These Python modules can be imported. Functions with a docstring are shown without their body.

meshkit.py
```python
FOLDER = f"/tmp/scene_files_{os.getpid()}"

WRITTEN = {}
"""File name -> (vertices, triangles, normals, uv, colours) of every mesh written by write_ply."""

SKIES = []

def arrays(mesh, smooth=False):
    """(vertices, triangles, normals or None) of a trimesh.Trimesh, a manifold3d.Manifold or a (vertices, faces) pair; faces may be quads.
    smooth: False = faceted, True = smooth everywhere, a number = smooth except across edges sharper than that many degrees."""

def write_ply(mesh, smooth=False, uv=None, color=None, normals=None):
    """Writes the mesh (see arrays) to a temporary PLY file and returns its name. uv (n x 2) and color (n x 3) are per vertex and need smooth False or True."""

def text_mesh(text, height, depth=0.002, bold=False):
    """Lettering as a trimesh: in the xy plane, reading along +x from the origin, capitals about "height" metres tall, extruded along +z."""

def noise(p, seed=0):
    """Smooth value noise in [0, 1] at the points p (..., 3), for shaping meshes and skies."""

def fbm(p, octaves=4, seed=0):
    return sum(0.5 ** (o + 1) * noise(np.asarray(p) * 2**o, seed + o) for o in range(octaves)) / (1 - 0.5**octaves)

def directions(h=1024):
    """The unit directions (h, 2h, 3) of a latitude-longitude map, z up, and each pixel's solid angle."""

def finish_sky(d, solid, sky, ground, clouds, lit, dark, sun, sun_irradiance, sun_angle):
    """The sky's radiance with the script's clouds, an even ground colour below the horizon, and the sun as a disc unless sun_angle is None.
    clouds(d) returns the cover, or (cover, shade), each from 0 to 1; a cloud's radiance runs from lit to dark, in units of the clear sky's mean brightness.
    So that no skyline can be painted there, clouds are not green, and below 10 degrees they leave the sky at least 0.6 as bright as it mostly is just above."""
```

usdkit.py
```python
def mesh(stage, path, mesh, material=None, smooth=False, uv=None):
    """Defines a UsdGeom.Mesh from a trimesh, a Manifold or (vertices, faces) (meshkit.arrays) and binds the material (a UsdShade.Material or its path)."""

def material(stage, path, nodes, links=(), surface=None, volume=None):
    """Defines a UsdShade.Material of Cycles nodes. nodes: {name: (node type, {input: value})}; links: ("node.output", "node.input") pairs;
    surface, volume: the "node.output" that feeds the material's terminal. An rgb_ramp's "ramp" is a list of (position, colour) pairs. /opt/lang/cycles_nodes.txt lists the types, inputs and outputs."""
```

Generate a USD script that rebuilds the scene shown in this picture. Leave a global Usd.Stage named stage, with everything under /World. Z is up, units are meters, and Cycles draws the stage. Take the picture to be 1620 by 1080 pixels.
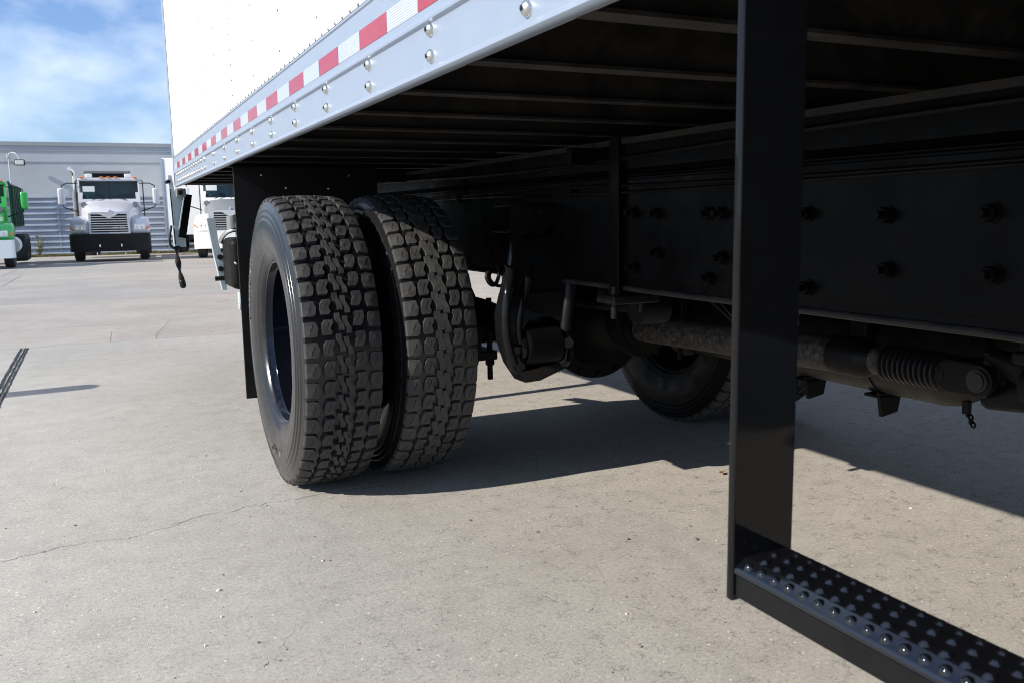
import math, random
import numpy as np, trimesh, manifold3d as m3
from shapely.geometry import Polygon, LineString, box as sbox
from shapely import affinity
import usdkit, meshkit
from pxr import Usd, UsdGeom, UsdLux, UsdShade, Gf, Sdf

rng = np.random.default_rng(7)
PI = math.pi
stage = Usd.Stage.CreateInMemory()
UsdGeom.SetStageUpAxis(stage, UsdGeom.Tokens.z)
UsdGeom.SetStageMetersPerUnit(stage, 1.0)
world = UsdGeom.Xform.Define(stage, '/World')
stage.SetDefaultPrim(world.GetPrim())

# ---------------------------------------------------------------- camera
EYE = 0.955
YAW, PITCH, ROLL = (math.radians(a) for a in (25.474, -8.2755, -0.944))
cy, sy, cp, sp = math.cos(YAW), math.sin(YAW), math.cos(PITCH), math.sin(PITCH)
fwd = np.array([sy*cp, cy*cp, sp]); rgt = np.array([cy, -sy, 0.0]); up = np.cross(rgt, fwd)
cr, sr = math.cos(ROLL), math.sin(ROLL)
rgt, up = cr*rgt + sr*up, -sr*rgt + cr*up
cam = UsdGeom.Camera.Define(stage, '/World/camera')
cam.AddTransformOp().Set(Gf.Matrix4d(*rgt, 0, *up, 0, *(-fwd), 0, 0, 0, EYE, 1))
cam.CreateHorizontalApertureAttr(23.5)
cam.CreateVerticalApertureAttr(23.5*682/1024)
cam.CreateFocalLengthAttr(23.5*1373.5/1620)
cam.CreateFStopAttr(9.0)
cam.CreateFocusDistanceAttr(2.9)
cam.CreateClippingRangeAttr(Gf.Vec2f(0.05, 2000))
cam.CreateExposureAttr(0.70)

# ---------------------------------------------------------------- sky and sun
SUN_TO = np.array([-1.68, -0.14, 1.0]); SUN_TO /= np.linalg.norm(SUN_TO)      # direction towards the sun
SUN_EL = math.asin(SUN_TO[2]); SUN_ROT = math.atan2(SUN_TO[0], SUN_TO[1])
SKY_STRENGTH = 0.068
sky = UsdLux.DomeLight.Define(stage, '/World/sky')
skym = usdkit.material(stage, '/World/Looks/sky', {
    'sky': ('sky_texture', {'sky_type': 'single_scattering', 'sun_disc': False, 'sun_elevation': SUN_EL, 'sun_rotation': SUN_ROT,
                            'altitude': 20.0, 'air_density': 1.0, 'aerosol_density': 0.7, 'ozone_density': 1.5}),
    'tc': ('texture_coordinate', {}),
    'mp': ('mapping', {'scale': (1.9, 1.9, 3.4), 'location': (3.1, 0.7, 0.25)}),
    'n1': ('noise_texture', {'scale': 3.7, 'detail': 7.0, 'roughness': 0.5, 'distortion': 0.1}),
    'r1': ('rgb_ramp', {'ramp': [(0.0, (0, 0, 0)), (0.40, (0.07, 0.07, 0.07)), (0.53, (0.5, 0.5, 0.5)), (0.68, (1, 1, 1)), (1.0, (1, 1, 1))]}),
    'tint': ('mix_color', {'blend_type': 'multiply', 'fac': 1.0, 'b': (0.92, 1.16, 1.6), 'use_clamp': False}),
    'mix': ('mix_color', {'b': (8.0, 9.3, 11.0), 'use_clamp': False}),
    'bg': ('background_shader', {'strength': SKY_STRENGTH}),
}, [('tc.generated', 'mp.vector'), ('mp.vector', 'n1.vector'), ('n1.fac', 'r1.fac'), ('r1.color', 'mix.fac'), ('sky.color', 'tint.a'), ('tint.result', 'mix.a'),
    ('mix.result', 'bg.color')], surface='bg.background')
UsdShade.MaterialBindingAPI.Apply(sky.GetPrim()).Bind(skym)

sun = UsdLux.DistantLight.Define(stage, '/World/sun')
sun.CreateIntensityAttr(1.25); sun.CreateAngleAttr(0.53); sun.CreateNormalizeAttr(True)
sun.CreateColorAttr(Gf.Vec3f(1.0, 0.93, 0.83))
zax = SUN_TO; xax = np.cross([0, 0, 1.0], zax); xax /= np.linalg.norm(xax); yax = np.cross(zax, xax)
sun.AddTransformOp().Set(Gf.Matrix4d(*xax, 0, *yax, 0, *zax, 0, 0, 0, 30, 1))

# ---------------------------------------------------------------- helpers
counts = {}
def path_for(name, parent):
    base = str(parent.GetPath()) if parent is not None else '/World'
    k = base + '/' + name; n = counts.get(k, 0); counts[k] = n + 1
    return k if n == 0 else f'{k}_{n:03d}'

ORIGIN = {}
def tag(p, label=None, cat=None, group=None, kind=None):
    for k, v in (('label', label), ('category', cat), ('group', group), ('kind', kind)):
        if v: p.SetCustomDataByKey(k, v)
    return p

def thing(name, label, cat, loc=(0, 0, 0), rz=0.0, group=None, kind=None):
    x = UsdGeom.Xform.Define(stage, path_for(name, None))
    x.AddTranslateOp().Set(Gf.Vec3d(*map(float, loc)))
    if rz: x.AddRotateZOp().Set(math.degrees(rz))
    return tag(x.GetPrim(), label, cat, group, kind)

def holder(name, parent):
    return UsdGeom.Xform.Define(stage, path_for(name, parent)).GetPrim()

def part(name, mesh, mat, parent=None, smooth=30, label=None, kind=None):
    if isinstance(mesh, list): mesh = cat(mesh)
    p = usdkit.mesh(stage, path_for(name, parent), mesh, mat, smooth=smooth).GetPrim()
    return tag(p, label, kind=kind)

def top(name, mesh, mat, label, category, smooth=30, group=None, kind=None):
    p = part(name, mesh, mat, None, smooth); return tag(p, label, category, group, kind)

def tm(x):
    if hasattr(x, 'to_mesh'):
        q = x.to_mesh(); return trimesh.Trimesh(q.vert_properties[:, :3], q.tri_verts, process=False)
    return x
def cat(ms): return trimesh.util.concatenate([tm(m) for m in ms])
def moved(m, d):
    m = tm(m).copy(); m.apply_translation(d); return m

def bx(x0, x1, y0, y1, z0, z1):
    m = trimesh.creation.box([abs(x1-x0), abs(y1-y0), abs(z1-z0)]); m.apply_translation([(x0+x1)/2, (y0+y1)/2, (z0+z1)/2]); return m

def rbx(x0, x1, y0, y1, z0, z1, r=0.005, seg=8):
    """box with rounded edges"""
    r = min(r, abs(x1-x0)/2.01, abs(y1-y0)/2.01, abs(z1-z0)/2.01)
    s = m3.Manifold.sphere(r, seg)
    return tm(m3.Manifold.batch_hull([s.translate((x, y, z)) for x in (x0+r, x1-r) for y in (y0+r, y1-r) for z in (z0+r, z1-r)]))

def hull(pts_r, seg=16):
    return m3.Manifold.batch_hull([m3.Manifold.sphere(r, seg).translate(tuple(p)) for p, r in pts_r])

def tube(pts, r, n=10, closed_ends=True):
    P = np.asarray(pts, float); R = np.full(len(P), r) if np.ndim(r) == 0 else np.asarray(r, float)
    T = np.gradient(P, axis=0); T /= np.linalg.norm(T, axis=1, keepdims=True)
    a = np.array([0, 0, 1.0]) if abs(T[0][2]) < 0.9 else np.array([1.0, 0, 0])
    vs = []; u = np.cross(T[0], a); u /= np.linalg.norm(u)
    th = np.linspace(0, 2*PI, n, endpoint=False)
    for p, t, rr in zip(P, T, R):
        u = u - t*(u@t); u /= np.linalg.norm(u); w = np.cross(t, u)
        vs.append(p + rr*(np.cos(th)[:, None]*u + np.sin(th)[:, None]*w))
    V = np.vstack(vs); F = []
    for i in range(len(P)-1):
        for j in range(n):
            a0, b0 = i*n+j, i*n+(j+1) % n; F += [[a0, b0, b0+n], [a0, b0+n, a0+n]]
    if closed_ends:
        V = np.vstack([V, P[0], P[-1]]); c0, c1 = len(V)-2, len(V)-1
        for j in range(n):
            F.append([c0, (j+1) % n, j]); F.append([c1, (len(P)-1)*n+j, (len(P)-1)*n+(j+1) % n])
    m = trimesh.Trimesh(V, F, process=False); m.fix_normals() if False else None
    return m

def bar(p, q, r, n=12): return tube([p, q], r, n)

def beam(p, q, w, d, upv=(0, 0, 1)):
    """square section bar from p to q, w across, d along upv"""
    p, q = np.asarray(p, float), np.asarray(q, float); t = q-p; L = np.linalg.norm(t); t /= L
    u = np.asarray(upv, float); u = u - t*(u@t); u /= np.linalg.norm(u); s = np.cross(t, u)
    m = trimesh.creation.box([L, w, d]); M = np.eye(4); M[:3, 0], M[:3, 1], M[:3, 2], M[:3, 3] = t, s, u, (p+q)/2
    m.apply_transform(M); return m

def revolve(profile, axis='x', n=64, center=(0, 0, 0), closed=True):
    """profile: (along axis, radius) points"""
    A = np.asarray(profile, float); k = len(A); th = np.linspace(0, 2*PI, n, endpoint=False)
    V = np.zeros((n, k, 3)); V[:, :, 0] = A[:, 0]; V[:, :, 1] = np.cos(th)[:, None]*A[:, 1]; V[:, :, 2] = np.sin(th)[:, None]*A[:, 1]
    F = []; kk = k if closed else k-1
    for i in range(n):
        for j in range(kk):
            a, b = i*k+j, i*k+(j+1) % k; c, d = ((i+1) % n)*k+j, ((i+1) % n)*k+(j+1) % k
            F += [[a, b, d], [a, d, c]]
    V = V.reshape(-1, 3)
    if axis == 'y': V = V[:, [1, 0, 2]] * [-1, 1, 1]
    if axis == 'z': V = V[:, [2, 1, 0]] * [-1, 1, 1]
    m = trimesh.Trimesh(V + np.asarray(center), F, process=False)
    if m.volume < 0: m.invert()
    return m

def cyl(p, q, r, n=24):
    m = bar(p, q, r, n)
    if m.volume < 0: m.invert()
    return m

def prism(poly, axis, a0, a1):
    """extrude a shapely polygon; axis y: polygon in (x, z); axis x: polygon in (y, z); axis z: polygon in (x, y)"""
    if not isinstance(poly, Polygon): poly = Polygon(poly)
    m = trimesh.creation.extrude_polygon(poly, a1-a0, engine='earcut'); v = m.vertices.copy()
    if axis == 'y': m.vertices = np.c_[v[:, 0], a0+v[:, 2], v[:, 1]]
    elif axis == 'x': m.vertices = np.c_[a0+v[:, 2], v[:, 0], v[:, 1]]
    else: m.vertices = np.c_[v[:, 0], v[:, 1], a0+v[:, 2]]
    if m.volume < 0: m.invert()
    return m

def dome(c, r, hgt, d, n=12):
    """button head on a surface at c, pointing along d"""
    prof = [(0, 1e-4), (0, r), (hgt*.35, r*.97), (hgt*.75, r*.72), (hgt, r*.3), (hgt, 1e-4)]
    m = revolve(prof, 'x', n)
    d = np.asarray(d, float); M = trimesh.geometry.align_vectors([1, 0, 0], d); m.apply_transform(M); m.apply_translation(c); return m

def hexnut(c, r, L, d, rot=0.0):
    m = revolve([(0, 1e-4), (0, r), (L*.8, r), (L, r*.85), (L, 1e-4)], 'x', 6)
    M = trimesh.transformations.rotation_matrix(rot, [1, 0, 0]); m.apply_transform(M)
    m.apply_transform(trimesh.geometry.align_vectors([1, 0, 0], np.asarray(d, float))); m.apply_translation(c); return m

# ---------------------------------------------------------------- materials
def paint(name, col, rough=0.4, metal=0.0, coat=0.0, var=0.12, scale=3.0, bump=0.0, bscale=60.0, spec=0.5, rvar=0.12, tint=(1.0, 1.0, 1.0)):
    nodes = {'g': ('geometry', {}),
             'n': ('noise_texture', {'scale': scale, 'detail': 6.0, 'roughness': 0.62}),
             'r': ('rgb_ramp', {'ramp': [(0.25, tuple(c*(1-var) for c in col)), (0.5, col), (0.75, tuple(min(1, c*(1+var)) for c in col))]}),
             'n2': ('noise_texture', {'scale': scale*4.3, 'detail': 5.0, 'roughness': 0.6}),
             'mr': ('map_range', {'from_min': 0.3, 'from_max': 0.7, 'to_min': max(0.03, rough-rvar), 'to_max': min(1.0, rough+rvar), 'clamp': True}),
             'p': ('principled_bsdf', {'metallic': metal, 'coat_weight': coat, 'coat_roughness': 0.08, 'specular_ior_level': spec, 'specular_tint': tint})}
    links = [('g.position', 'n.vector'), ('g.position', 'n2.vector'), ('n.fac', 'r.fac'), ('r.color', 'p.base_color'), ('n2.fac', 'mr.value'), ('mr.result', 'p.roughness')]
    if bump:
        nodes['n3'] = ('noise_texture', {'scale': bscale, 'detail': 4.0}); nodes['b'] = ('bump', {'strength': bump, 'distance': 0.004})
        links += [('g.position', 'n3.vector'), ('n3.fac', 'b.height'), ('b.normal', 'p.normal')]
    return usdkit.material(stage, '/World/Looks/' + name, nodes, links, surface='p.BSDF')

def dusty(name, col, dust, rough=0.45, amount=0.35, scale=7.0, coat=0.0, spec=0.22):
    """dark painted metal with road dust"""
    nodes = {'g': ('geometry', {}),
             'n': ('noise_texture', {'scale': scale, 'detail': 9.0, 'roughness': 0.72, 'distortion': 0.4}),
             'r': ('map_range', {'from_min': 0.42, 'from_max': 0.72, 'to_min': 0.0, 'to_max': amount, 'clamp': True}),
             'm': ('mix_color', {'a': col, 'b': dust}),
             'mr': ('map_range', {'from_min': 0.35, 'from_max': 0.65, 'to_min': rough-0.1, 'to_max': rough+0.25, 'clamp': True}),
             'b': ('bump', {'strength': 0.15, 'distance': 0.003}),
             'p': ('principled_bsdf', {'coat_weight': coat, 'coat_roughness': 0.1, 'specular_ior_level': spec})}
    return usdkit.material(stage, '/World/Looks/' + name, nodes,
        [('g.position', 'n.vector'), ('n.fac', 'r.value'), ('r.result', 'm.fac'), ('m.result', 'p.base_color'), ('n.fac', 'mr.value'), ('mr.result', 'p.roughness'), ('n.fac', 'b.height'), ('b.normal', 'p.normal')], surface='p.BSDF')

def concrete(name, lo, hi, seed=0.0, crazing=1.0):
    """weathered concrete: broad tone, blotches, sandy grain, pale and dark grit, short hairline checks, warmer where traffic drops dust"""
    N, L = {}, []
    def node(k, kind, **inp): N[k] = (kind, inp); return k
    def link(*p): L.extend(p)
    node('g', 'geometry'); node('off', 'mapping', location=(seed, seed*0.7, 0.0)); link(('g.position', 'off.vector'))
    def noise(k, scale, detail, rough, dist=0.0):
        node(k, 'noise_texture', scale=scale, detail=detail, roughness=rough, distortion=dist); link(('off.vector', k + '.vector'))
    def ramp(k, src, stops): node(k, 'rgb_ramp', ramp=stops); link((src, k + '.fac'))
    def mul(k, a, b, fac=1.0): node(k, 'mix_color', blend_type='multiply', fac=fac, use_clamp=False); link((a, k + '.a'), (b, k + '.b'))
    noise('n1', 0.8, 6.0, 0.6, 0.4); ramp('r1', 'n1.fac', [(0.25, lo), (0.5, tuple((a+b)/2 for a, b in zip(lo, hi))), (0.75, hi)])
    node('sx', 'separate_xyz'); link(('g.position', 'sx.vector'))
    noise('nw', 0.55, 3.0, 0.5); node('wx', 'math', math_type='multiply_add', value2=1.6, value3=-0.65); link(('nw.fac', 'wx.value1'))
    node('wa', 'math', math_type='add'); link(('sx.x', 'wa.value1'), ('wx.value', 'wa.value2'))
    node('wm', 'map_range', from_min=-0.2, from_max=1.8, to_min=0.0, to_max=1.0, clamp=True); link(('wa.value', 'wm.value'))
    ramp('rw', 'wm.result', [(0.0, (0.985, 1.0, 1.0)), (1.0, (1.03, 1.0, 0.955))]); mul('c1', 'r1.color', 'rw.color')
    noise('n2', 9.0, 8.0, 0.66); ramp('r2', 'n2.fac', [(0.25, (0.86, 0.86, 0.86)), (0.5, (1, 1, 1)), (0.75, (1.10, 1.10, 1.09))]); mul('c2', 'c1.result', 'r2.color')
    noise('n3', 95.0, 6.0, 0.82); ramp('r3', 'n3.fac', [(0.30, (0.50, 0.49, 0.48)), (0.43, (0.88, 0.88, 0.88)), (0.55, (1.04, 1.04, 1.04)), (0.70, (1.34, 1.32, 1.28))]); mul('c3', 'c2.result', 'r3.color')
    noise('n4', 420.0, 2.0, 0.6); ramp('r4', 'n4.fac', [(0.28, (0.45, 0.44, 0.43)), (0.45, (0.95, 0.95, 0.95)), (0.58, (1.04, 1.04, 1.04)), (0.75, (1.5, 1.48, 1.44))]); mul('c4', 'c3.result', 'r4.color')
    def grit(k, scale, lo_, hi_, thresh, colour, prev, ch):
        node(k, 'voronoi_texture', scale=scale); link(('off.vector', k + '.vector'))
        node(k+'r', 'map_range', from_min=lo_, from_max=hi_, to_min=1.0, to_max=0.0, clamp=True); link((k + '.distance', k + 'r.value'))
        node(k+'c', 'separate_color'); link((k + '.color', k + 'c.color')); node(k+'t', 'math', math_type='greater_than', value2=thresh); link((k + 'c.' + ch, k + 't.value1'))
        node(k+'m', 'math', math_type='multiply'); link((k + 'r.result', k + 'm.value1'), (k + 't.value', k + 'm.value2'))
        node(k+'x', 'mix_color', b=colour); link((k + 'm.value', k + 'x.fac'), (prev, k + 'x.a')); return k + 'x.result'
    c = grit('v', 52.0, 0.10, 0.19, 0.84, (0.60, 0.57, 0.52), 'c4.result', 'r')
    c = grit('dk', 75.0, 0.09, 0.17, 0.86, (0.08, 0.075, 0.07), c, 'g')
    c = grit('u', 23.0, 0.05, 0.10, 0.90, (0.20, 0.12, 0.075), c, 'b')
    # short hairline checks: bent cell edges shown only in scattered patches
    node('nd', 'noise_texture', scale=55.0, detail=3.0, roughness=0.6); link(('off.vector', 'nd.vector'))
    node('vs', 'vector_math', math_type='scale', scale=0.035); link(('nd.color', 'vs.vector1')); node('va', 'vector_math', math_type='add'); link(('off.vector', 'va.vector1'), ('vs.vector', 'va.vector2'))
    node('cz', 'voronoi_texture', feature='distance_to_edge', scale=44.0); link(('va.vector', 'cz.vector'))
    node('cr', 'map_range', from_min=0.012, from_max=0.05, to_min=1.0, to_max=0.0, clamp=True); link(('cz.distance', 'cr.value'))
    noise('nm', 21.0, 3.0, 0.6); node('nr', 'map_range', from_min=0.53, from_max=0.60, to_min=0.0, to_max=0.8*crazing, clamp=True); link(('nm.fac', 'nr.value'))
    node('nq', 'map_range', from_min=0.0, from_max=1.0, to_min=0.25, to_max=1.0, clamp=True); link(('wm.result', 'nq.value'))
    node('cm', 'math', math_type='multiply'); link(('cr.result', 'cm.value1'), ('nr.result', 'cm.value2'))
    node('cn', 'math', math_type='multiply'); link(('cm.value', 'cn.value1'), ('nq.result', 'cn.value2'))
    node('m6', 'mix_color', b=(0.085, 0.08, 0.075)); link(('cn.value', 'm6.fac'), (c, 'm6.a'))
    # a few old drips and scuffs
    noise('no', 1.7, 5.0, 0.6, 0.6); node('nor', 'map_range', from_min=0.66, from_max=0.74, to_min=0.0, to_max=0.35, clamp=True); link(('no.fac', 'nor.value'))
    node('m7', 'mix_color', b=(0.17, 0.16, 0.15)); link(('nor.result', 'm7.fac'), ('m6.result', 'm7.a'))
    node('ha', 'math', math_type='add'); link(('n3.fac', 'ha.value1'), ('n4.fac', 'ha.value2'))
    node('hs', 'math', math_type='multiply_add', value2=-0.8); link(('cn.value', 'hs.value1'), ('ha.value', 'hs.value3'))
    node('b', 'bump', strength=0.5, distance=0.0022); link(('hs.value', 'b.height'))
    node('p', 'principled_bsdf', roughness=0.88, specular_ior_level=0.3); link(('m7.result', 'p.base_color'), ('b.normal', 'p.normal'))
    return usdkit.material(stage, '/World/Looks/' + name, N, L, surface='p.BSDF')

M = {}
M['conc'] = concrete('concrete_near', (0.31, 0.298, 0.280), (0.385, 0.370, 0.347))
M['conc_left'] = concrete('concrete_left', (0.30, 0.29, 0.274), (0.375, 0.362, 0.342), seed=13.0)
M['conc_old'] = concrete('concrete_old', (0.29, 0.268, 0.248), (0.38, 0.354, 0.328), seed=31.0, crazing=0.6)
M['conc_far'] = concrete('concrete_far', (0.26, 0.247, 0.235), (0.35, 0.333, 0.318), seed=57.0, crazing=0.5)
M['dirt'] = paint('dirt', (0.06, 0.055, 0.048), 0.95, var=0.3, scale=4)
M['tar'] = paint('tar_seal', (0.018, 0.018, 0.019), 0.7, var=0.3, scale=20, bump=0.4, bscale=40)
M['rubber'] = paint('tyre_rubber', (0.009, 0.009, 0.010), 0.25, var=0.2, scale=5, rvar=0.06)
M['tread'] = dusty('tread_rubber', (0.020, 0.020, 0.0205), (0.060, 0.058, 0.056), 0.55, 0.55, 30.0, spec=0.4)
M['tread_worn'] = dusty('worn_tread_rubber', (0.027, 0.0268, 0.0264), (0.070, 0.067, 0.064), 0.6, 0.6, 22.0, spec=0.4)
M['black'] = paint('black_gloss_paint', (0.0045, 0.0045, 0.0048), 0.05, coat=0.0, var=0.15, scale=5, rvar=0.02, spec=0.26)
M['blacksatin'] = paint('black_satin_paint', (0.004, 0.004, 0.0044), 0.36, spec=0.2, var=0.3, scale=6, rvar=0.1, bump=0.05, bscale=300)
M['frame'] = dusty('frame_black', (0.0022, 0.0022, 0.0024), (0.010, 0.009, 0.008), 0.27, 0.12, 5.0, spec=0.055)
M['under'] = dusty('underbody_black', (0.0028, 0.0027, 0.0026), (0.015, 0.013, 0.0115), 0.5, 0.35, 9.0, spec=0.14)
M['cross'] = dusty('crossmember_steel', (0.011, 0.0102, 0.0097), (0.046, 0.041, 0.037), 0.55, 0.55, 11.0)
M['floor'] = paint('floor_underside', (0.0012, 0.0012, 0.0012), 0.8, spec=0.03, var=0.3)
M['rust'] = dusty('rusty_steel', (0.012, 0.0105, 0.0095), (0.15, 0.132, 0.115), 0.6, 0.6, 60.0)
M['brown'] = dusty('grimy_steel', (0.014, 0.012, 0.010), (0.055, 0.045, 0.036), 0.5, 0.6, 10.0)
M['rim'] = paint('black_rim_enamel', (0.003, 0.0035, 0.006), 0.09, var=0.1, rvar=0.02, spec=0.40, tint=(0.72, 0.86, 1.12))  # blue tint puts sky reflection into the paint
M['stud'] = paint('stud_enamel', (0.0035, 0.0035, 0.0042), 0.10, var=0.1, rvar=0.02, spec=0.8, tint=(0.9, 0.96, 1.06))
M['step'] = paint('step_enamel', (0.0035, 0.0035, 0.0042), 0.11, var=0.1, rvar=0.02, spec=0.9, tint=(0.82, 0.93, 1.1))  # bluish tint, as on the studs, stands in for reflected sky
M['alu'] = paint('aluminium_rail', (0.35, 0.405, 0.485), 0.42, metal=0.6, var=0.03, scale=9, rvar=0.025)
M['alu_bolt'] = paint('zinc_bolt', (0.62, 0.62, 0.60), 0.24, metal=1.0, var=0.08, scale=40)
M['white'] = paint('white_panel_paint', (0.80, 0.80, 0.79), 0.32, var=0.02, scale=2)
M['rivet'] = paint('panel_rivet', (0.13, 0.125, 0.12), 0.4, metal=0.0, var=0.1, scale=30)  # dark tone stands in for the shaded sides of the rivets
M['red'] = paint('red_reflective', (0.27, 0.013, 0.026), 0.3, var=0.12, scale=40, coat=0.3)
M['whitetape'] = paint('white_reflective', (0.37, 0.41, 0.465), 0.3, var=0.06, scale=60, coat=0.3)
M['chrome'] = paint('chrome', (0.72, 0.70, 0.66), 0.12, metal=1.0, var=0.05)
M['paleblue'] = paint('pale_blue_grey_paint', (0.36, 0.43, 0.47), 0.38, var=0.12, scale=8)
M['scuff'] = dusty('scuffed_rubber', (0.02, 0.02, 0.021), (0.30, 0.29, 0.28), 0.7, 0.9, 30.0)
M['plastic'] = paint('black_plastic', (0.006, 0.006, 0.0065), 0.45, spec=0.25, var=0.2)

def poly_slab(poly, z0, z1):
    return prism(poly, 'z', z0, z1)

# ---------------------------------------------------------------- ground
def gz(y): return -0.0146*max(0.0, y-8.0)
def sloped(m, step=None):
    v = m.vertices.copy(); v[:, 2] += [gz(a) for a in v[:, 1]]; m.vertices = v; return m

yard = tag(UsdGeom.Xform.Define(stage, path_for('yard_pavement', None)).GetPrim(), 'pale grey concrete yard of cast slabs with sealed joints and cracks', kind='structure')
g = bx(-150, 150, -60, 8, -0.5, -0.020); g2 = bx(-150, 150, 8, 200, -0.5, -0.020)
sub = trimesh.util.concatenate([g, g2]); v = sub.vertices.copy(); v[:, 2] += [gz(a) for a in v[:, 1]]; sub.vertices = v
part('bedding', sub, M['dirt'], yard, smooth=False)

def jitter_line(pts, amp, n, seed):
    r = np.random.default_rng(seed); P = np.asarray(pts, float); t = np.r_[0, np.cumsum(np.linalg.norm(np.diff(P, axis=0), axis=1))]
    tt = np.linspace(0, t[-1], n); Q = np.c_[np.interp(tt, t, P[:, 0]), np.interp(tt, t, P[:, 1])]
    k = np.cumsum(r.normal(0, 1, (n, 2)), axis=0); k -= np.linspace(0, 1, n)[:, None]*k[-1]
    Q[1:-1] += amp*(0.35*k[1:-1]/max(1, np.abs(k).max()) + 0.25*r.normal(0, 1, (n-2, 2))); return Q

def crack_poly(pts, w0, w1, seed):
    r = np.random.default_rng(seed); P = np.asarray(pts); n = len(P); t = np.gradient(P, axis=0); t /= np.linalg.norm(t, axis=1, keepdims=True); nn = np.c_[-t[:, 1], t[:, 0]]
    w = np.linspace(w0, w1, n)*r.uniform(0.5, 1.5, n); w[0] *= .3; w[-1] *= .2
    return Polygon(np.vstack([P + nn*w[:, None]/2, (P - nn*w[:, None]/2)[::-1]])).buffer(0)

JX, EY = -0.545, 7.62       # sealed joint along the truck, and the edge of the newer pour
crack_pts = [(-1.9, 2.72), (-0.9, 2.74), (-0.311, 2.773), (-0.19, 2.80), (-0.10, 2.83), (0.02, 2.80), (0.14, 2.84), (0.24, 2.90), (0.33, 2.89), (0.45, 2.93), (0.58, 2.93), (0.72, 2.95), (0.95, 2.96)]
crk = crack_poly(jitter_line(crack_pts, 0.030, 130, 3), 0.0052, 0.003, 4)
crk2 = crack_poly(jitter_line([(0.235, 1.80), (0.30, 1.86), (0.34, 1.93), (0.40, 2.0)], 0.02, 30, 5), 0.0012, 0.001, 6)
slab_polys = []
def slab(x0, x1, y0, y1, mat, cuts=(), gap=0.007, rot=0.0):
    P = sbox(x0+gap/2, y0+gap/2, x1-gap/2, y1-gap/2)
    ring = []
    r = np.random.default_rng(int(abs(x0*31+y0*17)*10) % 9999)
    c = np.array(P.exterior.coords)
    for a, b in zip(c[:-1], c[1:]):
        n = max(2, int(np.linalg.norm(b-a)/0.06)) if np.linalg.norm(b-a) < 14 else 8
        for k in range(n): ring.append(a + (b-a)*k/n + (r.normal(0, 0.0016, 2) if k else 0))
    P = Polygon(ring).buffer(0)
    for q in cuts: P = P.difference(q)
    if P.geom_type == 'MultiPolygon': geoms = [p for p in P.geoms if p.area > 1e-3]
    else: geoms = [P]
    ms = []
    for p in geoms:
        m = prism(p, 'z', -0.018, 0.0); ms.append(sloped(m))
    return part('concrete_slab', cat(ms), mat, yard, smooth=False)

slab(JX+0.030, 4.6, -5.0, EY, M['conc'], [crk, crk2], gap=0.002)
slab(4.6, 10.0, -5.0, EY, M['conc_left'])
slab(-6.0, JX-0.030, -5.0, EY, M['conc_left'], [crk], gap=0.002)
slab(-12.0, -6.0, -5.0, EY, M['conc'])
# tar filled joint, with ragged pale filler lines
jp = []
for k, (a, w) in enumerate(((-0.022, 0.009), (0.004, 0.005), (0.023, 0.008))):
    q = crack_poly(jitter_line([(JX+a, -5), (JX+a, EY)], 0.012, 420, 21+k), w, w, 22+k); q = q.buffer(0)
    jp += [prism(s, 'z', -0.012, 0.001 + 0.0012*k) for s in getattr(q, 'geoms', [q]) if s.area > 1e-5]
part('joint_sealant', cat(jp), M['tar'], yard, smooth=False)
part('joint_filler', bx(JX-0.031, JX+0.031, -5, EY, -0.016, -0.004), M['conc_far'], yard, smooth=False)
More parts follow.
